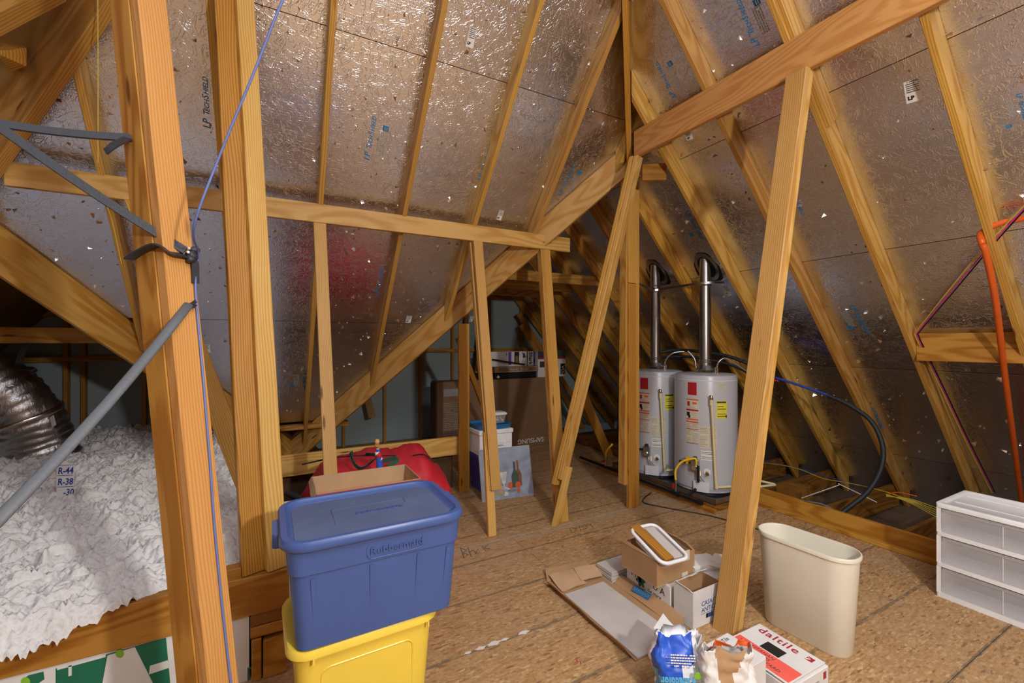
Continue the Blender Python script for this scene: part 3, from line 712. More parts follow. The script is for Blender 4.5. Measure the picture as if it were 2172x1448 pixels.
# ------------------------------------------------------------------ straps round the near post
def bandpt(z, off): return n0 + (n1 - n0) * (z / 3.7) + Vector(off)
Xh, Yh, Zh = frame(n1 - n0, HN1)      # post axes: along, across, facing
def onpost(z, ly, lz): return n0 + (n1 - n0) * (z / 3.7) + Yh * ly + Zh * lz
zb = 1.83
tie = thing('post_tie', onpost(zb, 0, .02), 'black strap knotted round the near left post', 'strap'); L0 = tie.location
def rel(pts): return [Vector(p) - L0 for p in pts]
ring = [onpost(zb + .005, .056, -.115), onpost(zb + .015, .0565, -.06), onpost(zb + .02, .054, .012), onpost(zb, .030, .0265), onpost(zb, .0, .0262), onpost(zb - .005, -.028, .027)]
strap('band', rel(ring), .036, .005, 'strap', None, parent=tie, hint=(0, 0, 1), sub=6).data
for ch in tie.children: pass
bm = bmesh.new()
for dx, dz, r in ((-.03, .0, .017), (-.038, .018, .014), (-.022, -.012, .013)):
    g = bmesh.ops.create_icosphere(bm, subdivisions=2, radius=r, matrix=Matrix.Translation(onpost(zb + dz, dx, .034) - L0))
    for v in g['verts']: v.co += Vector((mnoise.noise(v.co * 60), mnoise.noise(v.co * 60 + Vector((3, 3, 3))), 0)) * .006
bm_obj('knot', bm, 'strap', tie, smooth=True)
strap('tail', rel([onpost(zb - .01, -.036, .034), onpost(zb - .05, -.037, .030), onpost(zb - .085, -.036, .027)]), .022, .004, 'strap', None, parent=tie, hint=Zh)
for dx, dz in ((-.012, .006), (-.016, .018)):
    g = bmesh.new(); bmesh.ops.create_icosphere(g, subdivisions=2, radius=.0045, matrix=Matrix.Translation(onpost(zb + dz, dx, .042) - L0)); bm_obj('rivet', g, 'white_plastic', tie, smooth=True)
# straps running off to the left
pA = onpost(zb + .012, -.01, .034)
def straight(a, b, n=6, sag=0.): return [Vector(a).lerp(Vector(b), i / n) - Vector((0, 0, sag * math.sin(math.pi * i / n))) for i in range(n + 1)]
strap('tie_strap', straight(pA, atd(-60, 226, 1.16), 6, .012), .024, .007, 'strap', 'black strap rising left from the post knot', hint=(0, -1, .3), sub=2)
pB = onpost(2.21, .047, -.07)
strap('tie_strap', straight(pB, atd(-60, 252, 1.16), 6, .008), .024, .007, 'strap', 'upper black strap nailed to the side of the near post', hint=(0, -1, .3), sub=2)
strap('strap_end', [pB + Vector((-.008, -.006, -.006)), atd(243, 307, 1.27), atd(224, 322, 1.26)], .022, .005, 'strap', 'frayed cut end hanging below the upper strap', hint=(0, -1, .3), sub=3)
pC = onpost(1.675, -.006, .03)
bm = bmesh.new(); pr_ = [(.013 * math.cos(i * math.pi / 6), .006 * math.sin(i * math.pi / 6)) for i in range(12)]
sweep(bm, straight(pC, atd(-60, 1160, .80), 8, .02), pr_, hint=(0, -1, .2))
tag(bm_obj('tie_strap', bm, 'strap_grey', smooth=True), 'long grey webbing strap stretched down to the lower left', 'strap')
bm = bmesh.new()
for k in range(10):
    a = pC + Zh * .002; sweep(bm, [a, a - Yh * (.012 + .002 * (k % 4)) + Zh * .008 + Vector((0, 0, -.012 + .0028 * k))], circ(.002, 4))
tag(bm_obj('frayed_strap', bm, 'strap'), 'frayed black tip of the grey strap on the near post', 'strap')
# ------------------------------------------------------------------ cables at the post
cab = [atd(640, -60, 1.18), atd(600, 0, 1.19), atd(540, 150, 1.22), atd(470, 320, 1.24), atd(412, 478, 1.25), onpost(zb + .005, -.040, .047), onpost(zb - .1, -.034, .0265), onpost(1.45, -.030, .024), onpost(1.2, -.024, .024), onpost(.95, -.016, .024), onpost(.6, -.016, .024), onpost(.05, -.026, .024)]
tag(tube('blue_cable', cab, .0034, 'blue_wire', n=8), 'thin blue cable stretched from the rafters and down the near post', 'cable')
tag(tube('yellow_string', [atd(207, -60, 2.2), atd(208, 160, 2.25), atd(208, 345, 2.3)], .0022, 'yellow_wire', n=6), 'thin yellow string hanging in front of the left rafter', 'string')
tag(tube('yellow_string', [atd(213, 400, 2.5), atd(238, 470, 2.5), atd(258, 560, 2.5)], .0018, 'yellow_wire', n=6), 'thin yellow string end dropping below the purlin', 'string')
# red crayon mark on the left valley beam
vm = thing('crayon_mark', atd(172, 672, 2.9), 'red crayon mark on the left valley beam', 'mark') if False else None
# ------------------------------------------------------------------ print on the knee wall foam board
def wall_shape(pts, mat, nm='printed_shape', y=2.3605):
    q = [aty(u, v, y) for u, v in pts]; k = len(q); back = [p + Vector((0, .0012, 0)) for p in q]
    return mesh_obj(nm, q + back, [tuple(range(k)), tuple(range(2*k-1, k-1, -1))] + [(i, (i+1) % k, k + (i+1) % k, k + i) for i in range(k)], mat, wall_knee)
wall_shape([(118, 1418), (352, 1352), (362, 1460), (118, 1490)], 'green_print')
wall_shape([(228, 1390), (286, 1372), (330, 1460), (215, 1460)], 'white_board', y=2.359)
wall_shape([(121, 1416), (224, 1388), (224, 1393), (121, 1421)], 'white_board', y=2.359); wall_shape([(145, 1412), (152, 1410), (152, 1432), (145, 1434)], 'white_board', y=2.359)
wall_shape([(318, 1412), (356, 1400), (358, 1416), (316, 1430)], 'white_board', y=2.359)
wall_shape([(50, 1440), (60, 1432), (92, 1424), (94, 1440), (80, 1450), (52, 1455)], 'green_print')
wall_shape([(531, 1306), (561, 1299), (561, 1322), (531, 1330)], 'green_print')
def wall_disc(u, v, r, mat='lime_print'):
    wall_shape([(u + r * math.cos(a * math.pi / 8), v + r * math.sin(a * math.pi / 8)) for a in range(16)], mat, y=2.358)
wall_disc(254, 1386, 9); wall_disc(54, 1446, 10); wall_disc(538, 1322, 7)
wall_shape([(525, 1416), (562, 1407), (562, 1410), (528, 1419), (528, 1470), (525, 1470)], 'green_print')
# ------------------------------------------------------------------ storage tubs
def ring3(w, d, r, z, n=5, cx=0., cy=0.): return [(x, y, z) for x, y in rrect(w, d, r, n, cx, cy)]
def tub_blue():
    W_, D_, H_ = .622, .435, .380; z0 = .528
    t = thing('storage_tub', (.335, 1.800, z0), 'dusty blue lidded storage tub stacked on the yellow tub', 'tub', rz=math.radians(.6))
    bm = bmesh.new()
    # body: tapered shell with a deeper band under the rim
    rings = [ring3(W_ - .085, D_ - .075, .035, 0), ring3(W_ - .07, D_ - .06, .045, .006), ring3(W_ - .035, D_ - .028, .05, H_ * .69), ring3(W_ - .022, D_ - .016, .05, H_ * .70), ring3(W_ - .006, D_ - .004, .055, H_ * .93)]
    loft(bm, rings)
    # shallow upright ribs pressed into the long sides
    bm_obj('body', bm, 'blue_tub', t, smooth=True, autos=35)
    for sgn in (-1, 1):
        for x in (-.228, -.037, .133, .247):
            k = .30; zt = H_ * .66
            y0 = sgn * (D_ - .075 + .004) / 2; y1 = sgn * (D_ - .028 + .002) / 2
            x0 = x * .93
            v = [(x0 - .006, y0, .012), (x0 + .006, y0, .012), (x + .006, y1, zt), (x - .006, y1, zt)]
            out = [(a, b + sgn * .0035, c) for a, b, c in v]
            mesh_obj('rib', v + out, [(0,1,2,3), (4,7,6,5), (0,4,5,1), (1,5,6,2), (2,6,7,3), (3,7,4,0)], 'blue_tub', t)
    # lid: rolled rim with a recessed panel
    bm = bmesh.new(); zl = H_ - .030
    rr = [ring3(W_ + .018, D_ + .024, .085, zl), ring3(W_ + .028, D_ + .034, .09, zl + .006), ring3(W_ + .028, D_ + .034, .09, zl + .024), ring3(W_ + .016, D_ + .022, .086, zl + .034),
          ring3(W_ - .022, D_ - .016, .07, zl + .034), ring3(W_ - .045, D_ - .04, .06, zl + .018), ring3(W_ - .06, D_ - .055, .055, zl + .016)]
    loft(bm, rr, cap0=True, cap1=True); lid = bm_obj('lid', bm, 'blue_tub', t, smooth=True, autos=40)
    bm = bmesh.new(); loft(bm, [ring3(W_ - .065, D_ - .06, .053, zl + .0165), ring3(W_ - .066, D_ - .061, .053, zl + .0175)]); bm_obj('lid_panel', bm, 'blue_tub_dust', lid, smooth=True, autos=40)
    bm = bmesh.new()
    for a, b in (((-.14, -.085), (-.135, .07)), ((-.14, .065), (.15, .07)), ((.145, .02), (.15, .07))): bx(bm, (*a, zl + .0172), (*b, zl + .0195))
    bm_obj('embossing', bm, 'blue_tub_dust', lid)
    for s_, x, y, sz in (('Rubbermaid', -.05, -.03, .034),):
        o = text('embossed_lettering', s_, sz, 'blue_tub', lid, ext=.0016, bold=.001, sx=1.1); o.location = (x, y, zl + .018); o.rotation_euler = (0, 0, math.pi)
        o.location = (.125, .0, zl + .018)
    o = text('embossed_lettering', 'Rubbermaid', .034, 'blue_tub', t, ext=.0012, sx=1.15); o.location = (-.045, -(D_ - .010) / 2 - .003, H_ * .765); o.rotation_euler = (math.pi/2 + .06, 0, 0)
    bm = bmesh.new(); fr = rrect(.20, .058, .02, 4)
    for i in range(len(fr)):
        a, b = fr[i], fr[(i+1) % len(fr)]; sweep(bm, [(a[0] + .045, -(D_ - .009)/2, H_ * .80 + a[1]), (b[0] + .045, -(D_ - .009)/2, H_ * .80 + b[1])], circ(.0012, 4))
    bm_obj('embossing', bm, 'blue_tub', t)
    # handles at both ends
    for sgn in (-1, 1):
        bm = bmesh.new(); loft(bm, [[(sgn * (W_/2 + a), y * b, z) for y, z in ((-.075, zl - .03), (.075, zl - .03), (.075, zl + .018), (-.075, zl + .018))] for a, b in ((.0, 1.), (.024, 1.), (.034, .85))])
        bm_obj('handle', bm, 'blue_tub', t)
tub_blue()
def tub_yellow():
    W_, D_, H_ = .52, .40, .527
    t = thing('storage_tub', (.296, 1.825, 0), 'yellow lidded storage tub standing on the deck under the blue tub', 'tub', rz=math.radians(1.5))
    bm = bmesh.new(); loft(bm, [ring3(W_ - .12, D_ - .10, .04, 0), ring3(W_ - .10, D_ - .08, .05, .01), ring3(W_ - .028, D_ - .025, .055, H_ - .03)]); bm_obj('body', bm, 'yellow_tub', t, smooth=True, autos=35)
    # raised panel on each long side
    for sgn in (-1,):
        y0, y1 = sgn * (D_ - .095) / 2, sgn * (D_ - .028) / 2
        def py(z): return y0 + (y1 - y0) * z / (H_ - .03) + sgn * .003
        bm = bmesh.new(); pr = [(x, z) for x, z in rrect(.32, .36, .03, 4, 0, .26)]
        for i in range(len(pr)):
            a, b = pr[i], pr[(i+1) % len(pr)]; sweep(bm, [(a[0], py(a[1]), a[1]), (b[0], py(b[1]), b[1])], circ(.003, 5))
        bm_obj('panel_moulding', bm, 'yellow_tub', t)
    bm = bmesh.new(); zl = H_ - .035
    loft(bm, [ring3(W_ + .004, D_ + .004, .075, zl), ring3(W_ + .018, D_ + .018, .08, zl + .005), ring3(W_ + .018, D_ + .018, .08, zl + .022), ring3(W_ + .006, D_ + .006, .075, zl + .033), ring3(W_ - .03, D_ - .03, .06, zl + .034), ring3(W_ - .05, D_ - .05, .055, zl + .031)])
    bm_obj('lid', bm, 'yellow_tub', t, smooth=True, autos=40)
    for x in (-.19, .21): box('lid_tab', (x, -D_/2 - .011, zl - .012), (x + .006, -D_/2 - .004, zl + .004), 'yellow_tub', t)
tub_yellow()
# ------------------------------------------------------------------ tall beige wastebasket
def can():
    t = thing('wastebasket', (2.505, 1.315, 0), 'tall beige plastic wastebasket standing open on the deck', 'wastebasket', rz=math.radians(4))
    W_, D_, H_ = .222, .475, .505
    bm = bmesh.new()
    outer = [ring3(W_ - .065, D_ - .075, .075, 0, 8), ring3(W_ - .055, D_ - .065, .08, .008, 8), ring3(W_ - .012, D_ - .012, .098, H_ - .022, 8), ring3(W_ + .002, D_ + .002, .104, H_ - .020, 8), ring3(W_ + .004, D_ + .004, .105, H_ - .004, 8), ring3(W_, D_, .104, H_, 8)]
    inner = [ring3(W_ - .010, D_ - .010, .098, H_, 8), ring3(W_ - .018, D_ - .018, .095, H_ - .012, 8), ring3(W_ - .062, D_ - .072, .074, .006, 8)]
    loft(bm, outer + inner, cap0=True, cap1=True); bm_obj('basket', bm, 'beige_plastic', t, smooth=True, autos=35)
    for x, y in ((-.062, -.198), (.06, -.200)):
        bm = bmesh.new(); sweep(bm, [(x * .72, y + .034, .01), (x, y - .002, H_ - .03)], circ(.0022, 6)); bm_obj('mould_seam', bm, 'beige_plastic', t, smooth=True)
can()
# ------------------------------------------------------------------ three-drawer plastic unit
def drawers():
    X0, X1, Y0, Y1 = 3.585, 4.04, .505, 1.135
    t = thing('drawer_unit', ((X0 + X1)/2, (Y0 + Y1)/2, 0), 'white and clear plastic three-drawer unit at the right edge', 'drawer unit'); cx, cy = t.location.x, t.location.y
    dx, dy = (X1 - X0)/2, (Y1 - Y0)/2; hs = [0.0, .192, .384, .572]
    for z in (0.0, .188, .376): 
        fr = bmesh.new(); 
        loft(fr, [ring3(2*dx, 2*dy, .012, z, 3), ring3(2*dx, 2*dy, .012, z + (.030 if z == 0 else .024), 3)])
        bm_obj('shelf_frame', fr, 'white_plastic', t, smooth=True, autos=40)
    bm = bmesh.new(); loft(bm, [ring3(2*dx + .004, 2*dy + .004, .014, .548, 3), ring3(2*dx + .006, 2*dy + .006, .015, .572, 3), ring3(2*dx, 2*dy, .014, .576, 3), ring3(2*dx - .05, 2*dy - .05, .02, .576, 3), ring3(2*dx - .06, 2*dy - .06, .02, .571, 3)])
    top = bm_obj('top', bm, 'white_plastic', t, smooth=True, autos=40)
    bm = bmesh.new(); bx(bm, (-.10, -dy + .05, .5712), (-.094, dy - .05, .5735)); bx(bm, (.10, -dy + .05, .5712), (.106, dy - .05, .5735)); bm_obj('top_rib', bm, 'white_plastic', top)
    for z in (.028, .212, .400):
        zt = z + (.158 if z < .1 else .162 if z < .3 else .147)
        for y in (-dy + .006, dy - .006): box('side_panel', (-dx + .012, y - .002, z), (dx - .008, y + .002, zt), 'clear_plastic', t)
        box('back_panel', (dx - .008, -dy + .008, z), (dx - .004, dy - .008, zt), 'clear_plastic', t)
        for y in (-dy + .012, dy - .012):
            box('corner_post', (-dx + .002, y - .010, z - .002), (-dx + .014, y + .010, zt + .002), 'white_plastic', t)
        # drawer: open tray with a clear front
        d = box('drawer', (-dx + .001, -dy + .026, z + .004), (-dx + .005, dy - .026, zt - .018), 'clear_plastic', t)
        for y in (-dy + .03, dy - .03): box('drawer_side', (-dx + .006, y - .0015, z + .006), (dx - .02, y + .0015, zt - .026), 'clear_plastic', d)
        box('drawer_bottom', (-dx + .006, -dy + .032, z + .004), (dx - .02, dy - .032, z + .007), 'clear_plastic', d)
        box('drawer_lip', (-dx - .004, -dy + .03, zt - .018), (-dx + .005, dy - .03, zt - .004), 'clear_plastic', d)
        for y in (.03, -.16): box('drawer_rib', (-dx - .001, y, z + .01), (-dx + .001, y + .003, zt - .02), 'white_plastic', d)
m = NT('clear_plastic'); m.P(Base_Color=lin(236, 234, 238), Roughness=.32, IOR=1.3, Alpha=.24); m.b.inputs['Specular IOR Level'].default_value = .5

drawers()
# ------------------------------------------------------------------ tile, cartons and boxes on the deck
def wall_box(t, x0, x1, y0, y1, z0, z1, mat, inside=None, th=.004, nm='side', skip=()):
    """open cardboard box: four walls and a floor as separate panels"""
    box('bottom', (x0, y0, z0), (x1, y1, z0 + th), inside or mat, t)
    if 'w' not in skip: box(nm, (x0, y0, z0 + th), (x0 + th, y1, z1), mat, t)
    if 'e' not in skip: box(nm, (x1 - th, y0, z0 + th), (x1, y1, z1), mat, t)
    if 's' not in skip: box(nm, (x0 + th, y0, z0 + th), (x1 - th, y0 + th, z1), mat, t)
    if 'n' not in skip: box(nm, (x0 + th, y1 - th, z0 + th), (x1 - th, y1, z1), mat, t)
def sheet(name, pts, mat, parent, th=.003, bend=None):
    """crumpled card flap: grid quad pts (4 corners), displaced a little, with thickness"""
    a, b, c, d = [Vector(p) for p in pts]; n = 8; bm = bmesh.new(); g = []
    nr = (b - a).cross(d - a).normalized()
    for i in range(n + 1):
        row = []
        for j in range(n + 1):
            s, t = i / n, j / n; p = (a * (1-s) + b * s) * (1-t) + (d * (1-s) + c * s) * t
            w = (bend or 0.) * mnoise.noise(p * 9 + Vector((a.x * 7, 0, 0))); row.append(p + nr * w)
        g.append(row)
    top = [[bm.verts.new(p + nr * th) for p in r] for r in g]; bot = [[bm.verts.new(p) for p in r] for r in g]
    for i in range(n):
        for j in range(n):
            bm.faces.new((top[i][j], top[i+1][j], top[i+1][j+1], top[i][j+1])); bm.faces.new((bot[i][j], bot[i][j+1], bot[i+1][j+1], bot[i+1][j]))
    for k in range(n):
        for A in ((0, k, 0, k+1), (n, k+1, n, k), (k+1, 0, k, 0), (k, n, k+1, n)): bm.faces.new((top[A[0]][A[1]], bot[A[0]][A[1]], bot[A[2]][A[3]], top[A[2]][A[3]]))
    return bm_obj(name, bm, mat, parent, smooth=True, autos=40)
# torn-open carton holding the large tile
t = thing('tile_carton', (1.73, 1.98, 0), 'torn flat brown carton lying open under the big grey tile', 'carton'); c = t.location
def R(*p): return Vector(p) - c
box('bottom', R(1.555, 1.60, .0), R(1.93, 2.40, .004), 'cardboard', t)
sheet('side_flap', [R(1.552, 1.60, .004), R(1.552, 2.37, .004), R(1.52, 2.36, .045), R(1.535, 1.66, .035)], 'cardboard', t, bend=.010)
sheet('side_flap', [R(1.928, 2.36, .005), R(1.925, 1.62, .005), R(2.0, 1.70, .05), R(1.985, 2.15, .045)], 'cardboard', t, bend=.012)
sheet('end_flap', [R(1.555, 2.395, .004), R(1.93, 2.395, .004), R(1.92, 2.47, .025), R(1.60, 2.49, .03)], 'cardboard', t, bend=.012)
sheet('inner_flap', [R(1.57, 2.25, .012), R(1.76, 2.25, .012), R(1.77, 2.41, .03), R(1.585, 2.42, .028)], 'cardboard_inside', t, bend=.012)
sheet('inner_flap', [R(1.74, 2.28, .016), R(1.90, 2.26, .016), R(1.93, 2.36, .045), R(1.77, 2.40, .04)], 'cardboard_inside', t, bend=.014)
f = box('label', (0, 0, 0), (.125, .040, .0008), 'print_blue', t); lay(f, (1.938, 2.03, .030), (.08, -1, 0), (.07, 0, .045))
o = text('printed_lettering', 'LAYCOCK', .026, 'print_grey', t); lay(o, (1.948, 2.027, .0385), (.08, -1, 0), (.07, 0, .045))
tl = box('stone_tile', (1.566, 1.60, .0045), (1.868, 2.215, .0145), 'tile_stone', bev=.001); tag(tl, 'large pale grey stone tile lying in the torn carton', 'tile')
# stack of small tiles
for k in range(7):
    o = box('wall_tile', (-.115, -.075, 0), (.115, .075, .0085), 'tile_stone', bev=.0012)
    o.location = (2.025 + .002 * math.sin(k * 2), 2.255 + .002 * math.cos(k * 3), .0005 + .0108 * k); o.rotation_euler = (0, 0, .02 * math.sin(k * 1.3))
    tag(o, 'grey wall tile in the small stack beside the torn carton' if k < 6 else 'topmost grey wall tile of the small stack', 'tile', 'small stacked grey tiles')
# white box with black lettering, lying closed
t = thing('tile_box', (2.10, 1.955, 0), 'white box lettered MAQUA under the brown cardboard box', 'box'); 
bd = box('body', (-.108, -.178, 0), (.125, .178, .152), 'cardboard_white', t, bev=.004)
box('top_flap', (-.108, -.178, .1525), (.125, -.002, .156), 'cardboard_white', t, bev=.001); box('top_flap', (-.108, .002, .1525), (.125, .178, .156), 'cardboard_white', t, bev=.001)
def faceW(o, x, y, z): o.location = (x, y, z); o.rotation_euler = (math.pi/2, 0, -math.pi/2)
def faceS(o, x, y, z): o.location = (x, y, z); o.rotation_euler = (math.pi/2, 0, 0)
for s_, y in (('M', .135), ('U', -.045), ('A', -.10)): faceW(text('printed_lettering', s_, .055, 'print_black', t), -.1085, y, .085)
faceW(text('printed_lettering', 'del mare', .03, 'print_dark', t, shear=.35), -.1085, .0, .05)
faceS(text('printed_lettering', 'M', .045, 'print_dark', t), -.075, -.1785, .075)
def leaf(rr, seed):
    bm = bmesh.new(); rg = random.Random(seed); P = [(rr * (1 + .25 * math.sin(6 * a)) * math.cos(a), rr * (1 + .25 * math.sin(6 * a)) * math.sin(a)) for a in [2 * math.pi * i / 40 for i in range(40)]]
    loft(bm, [[(x, y, 0) for x, y in P], [(x, y, .0006) for x, y in P]]); return bm
o = bm_obj('printed_emblem', leaf(.034, 1), 'print_deepgreen' if 'print_deepgreen' in MATS else 'green_print', t); faceW(o, -.1085, .055, .085)
o = bm_obj('printed_emblem', leaf(.022, 2), 'green_print', t); faceS(o, .0, -.1785, .085)
bm = bmesh.new(); arc = [(.075 * math.cos(math.radians(a)), .13 * math.sin(math.radians(a))) for a in range(20, 100, 8)]; arc2 = [(x * .72, z * .80) for x, z in arc]
P = arc + arc2[::-1]; loft(bm, [[(x, y, 0) for x, y in P], [(x, y, .0006) for x, y in P]]); o = bm_obj('printed_emblem', bm, 'print_green', t); faceW(o, -.1085, .115, .035)
# brown open box on top
t = thing('cardboard_box', (2.075, 1.955, .157), 'open brown cardboard box on top of the white lettered box', 'box')
wall_box(t, -.155, .160, -.145, .145, 0, .15, 'cardboard', 'cardboard_inside')
sheet('top_flap', [(-.157, -.144, .15), (-.157, .14, .15), (-.150, .16, .178), (-.150, -.11, .152)], 'cardboard', t, bend=.004)
sheet('top_flap', [(.158, .14, .15), (.158, -.14, .15), (.150, -.10, .175), (.14, .12, .185)], 'cardboard_inside', t, bend=.006)
box('tape', (.07, -.1462, .10), (.115, -.1452, .16), 'label_cream', t); box('tape', (.05, -.1462, .0), (.10, -.1452, .034), 'label_cream', t)
# bin with a white rim stuck aslant in the box
bn = thing('plastic_bin', (2.03, 1.935, .235), 'clear bin with white rim tilted inside the brown box, holding planks', 'bin'); bn.rotation_euler = (math.radians(17), 0, math.radians(-4))
bm = bmesh.new(); loft(bm, [ring3(.15, .24, .03, .065), ring3(.19, .29, .04, .125), ring3(.185, .285, .038, .125), ring3(.146, .236, .028, .069)]); bm_obj('body', bm, 'clear_plastic', bn, smooth=True, autos=40)
bm = bmesh.new(); rim = [(x, y, .125) for x, y in rrect(.20, .30, .045, 6)]; rim = rim + [rim[0], rim[1]]; sweep(bm, rim, circ(.011, 10), caps=False); bm_obj('rim', bm, 'white_plastic', bn, smooth=True)
def in_bin(name, lo, hi, mat, label, cat, rz=0.):
    o = box(name, lo, hi, mat, bev=.0015); o.matrix_basis = bn.matrix_basis @ Matrix.Rotation(rz, 4, 'Z'); return tag(o, label, cat)
bn_m = None
bpy.context.view_layer.update()
in_bin('plank_sample', (-.13, .01, .127), (.165, .078, .138), 'pine_honey', 'brown wood plank laid across the white-rimmed bin', 'plank', rz=.05 + math.pi/2)
in_bin('tile_strip', (-.005, -.135, .127), (.062, .12, .136), 'tile_stone', 'narrow grey tile strip laid across the white-rimmed bin', 'tile')
# torn white box with blue lettering
t = thing('tile_box', (2.105, 1.685, 0), 'torn open white box lettered CASA ANTICA behind the front brace', 'box')
wall_box(t, -.115, .125, -.064, .066, 0, .205, 'cardboard_white', 'cardboard', th=.0045)
for a_, b_ in (((-.1100, -.059, .005), (-.1092, .061, .203)), ((.1192, -.059, .005), (.12, .061, .203)), ((-.109, .0605, .005), (.119, .0613, .203)), ((-.109, -.0593, .005), (.119, -.0585, .203))): box('liner', a_, b_, 'cardboard', t)
sheet('torn_flap', [(-.03, .064, .205), (.12, .064, .205), (.13, .04, .235), (.0, .03, .228)], 'cardboard_white', t, bend=.012)
sheet('torn_flap', [(-.115, -.06, .205), (-.115, .06, .205), (-.122, .05, .218), (-.122, -.04, .215)], 'cardboard_white', t, bend=.008)
faceS(text('printed_lettering', 'CASA', .036, 'print_ink_blue', t), -.048, -.0648, .112); faceS(text('printed_lettering', 'ANTICA', .036, 'print_ink_blue', t), -.048, -.0648, .078)
for k, mt in enumerate(('print_black', 'print_ink_blue', 'print_blue')): box('printed_shape', (-.01 + .02 * k, -.0648, .038), (.008 + .02 * k, -.0642, .062), mt, t)
box('printed_line', (-.05, -.0648, .068), (.09, -.0642, .070), 'print_ink_blue', t)
bm = bmesh.new(); sweep(bm, [(.045, -.065, .118), (.062, -.065, .138), (.075, -.065, .124), (.09, -.065, .14)], circ(.0012, 4)); bm_obj('printed_roof_line', bm, 'print_ink_blue', t)
# lettered box behind
t = thing('tile_box', (2.335, 1.80, 0), 'white box with black marker writing behind the front brace', 'box')
box('body', (-.085, -.10, 0), (.07, .12, .17), 'cardboard_white', t, bev=.004); faceW(text('handwriting', 'MAR', .045, 'print_black', t, shear=.3), -.0857, .05, .115)
for k, (x, y, z, s_, l) in enumerate(((2.33, 1.84, .172, (.20, .13, .035), 'white styrofoam slab lying on the boxes behind the front brace'), (2.40, 2.03, .0, (.17, .10, .06), 'broken styrofoam piece on the deck behind the brown box'), (2.39, 1.76, .209, (.12, .07, .03), 'small styrofoam chunk on top of the white slab'))):
    bm = bmesh.new(); w, d, h_ = s_; bx(bm, (-w/2, -d/2, 0), (w/2, d/2, h_)); bmesh.ops.subdivide_edges(bm, edges=bm.edges[:], cuts=5, use_grid_fill=True)
    for v in bm.verts:
        if v.co.z > .002: v.co += Vector((mnoise.noise(v.co * 40 + Vector((k, 0, 0))), mnoise.noise(v.co * 40 + Vector((0, k, 5))), .6 * mnoise.noise(v.co * 35))) * .009
    o = bm_obj('styrofoam_piece', bm, 'styrofoam', smooth=True, autos=50); o.location = (x, y, z); o.rotation_euler = (0, 0, .3 * k - .2); tag(o, l, 'styrofoam')
# flat tile carton with red note
t = thing('tile_carton', (2.06, 1.232, 0), 'white daltile carton with a red paper note on top', 'carton', rz=math.radians(-1))
box('body', (-.142, -.165, 0), (.148, .155, .098), 'cardboard_white', t, bev=.003)
box('lid_sheet', (-.14, -.155, .104), (.14, .155, .109), 'cardboard_white', t, bev=.001); box('glue_edge', (-.139, -.15, .098), (.12, -.10, .1042), 'cardboard', t)
def top(o, x, y, rz, z=.1096): o.location = (x, y, z); o.rotation_euler = (0, 0, rz)
o = text('printed_lettering', 'daltile', .064, 'print_red', t, sx=1.05, bold=.0008, space=1.15); top(o, .078, .128, -math.pi/2)
box('printed_mark', (.082, -.128, .109), (.114, -.098, .1098), 'print_red', t); bm = bmesh.new(); sweep(bm, [(.086, -.1, .110), (.098, -.114, .110), (.108, -.1, .110)], circ(.002, 4)); bm_obj('printed_mark', bm, 'label_white', t)
box('hand_hole', (-.022, -.04, .1092), (.045, .05, .1096), 'black', t)
n_ = box('paper_note', (-.130, -.15, .1098), (-.030, .145, .1106), 'red_paper', t)
for k, s_ in enumerate(('PYITAHAN', 'AISWITOS', 'GIXTEEN YARD')): o = text('handwriting', s_, .026, 'print_dark', n_, shear=.2); top(o, -.060 - .026 * k, .085, -math.pi/2, .1108)
o = lines_print('fine_print', .05, .012, 2, 'print_dark', n_, seed=5); top(o, -.060, .125, -math.pi/2, .1108)
box('printed_mark', (.1482, -.15, .05), (.1488, -.125, .085), 'print_red', t); faceS(lines_print('fine_print', .06, .03, 3, 'print_grey', t, seed=9), .02, -.1653, .03)
o = box('printed_mark', (.105, -.1656, .05), (.128, -.165, .082), 'print_red', t)
# white closed box with pencilled words
t = thing('tile_box', (1.772, 1.232, 0), 'white closed box with Marble Tile written on its lid', 'box', rz=math.radians(2))
box('body', (-.10, -.088, 0), (.098, .092, .196), 'cardboard_white', t, bev=.003); box('lid_flap', (-.10, -.088, .1975), (.096, .092, .2015), 'cardboard_white', t, bev=.001)
o = text('handwriting', 'Marble Tile', .030, 'print_black', t, shear=.25); o.location = (-.075, .045, .2018); o.rotation_euler = (0, 0, .1)
box('hand_hole', (.0, -.02, .2015), (.045, .0, .2021), 'cardboard_dark', t)
# white box with torn lid beside the paper sack
t = thing('tile_box', (1.70, 1.435, 0), 'half-open white box wedged behind the paper sacks', 'box', rz=math.radians(28))
wall_box(t, -.08, .08, -.065, .065, 0, .16, 'cardboard_white', 'cardboard', th=.004)
sheet('top_flap', [(-.08, .066, .16), (.08, .066, .16), (.09, .12, .195), (-.05, .13, .19)], 'cardboard_white', t, bend=.01)
sheet('top_flap', [(-.08, -.064, .16), (-.08, .06, .16), (-.10, .05, .18), (-.10, -.05, .175)], 'cardboard', t, bend=.008)
box('printed_shape', (-.0812, -.05, .02), (-.0802, .05, .06), 'teal_lid', t)
# scrap of plywood and a wood offcut leaning by the boxes
o = box('wood_offcut', (2.24, 1.43, 0), (2.35, 1.47, .018), 'pine_light', bev=.002); o.rotation_euler = (0, 0, 0); tag(o, 'thin wood offcut on the deck beside the wastebasket', 'board')
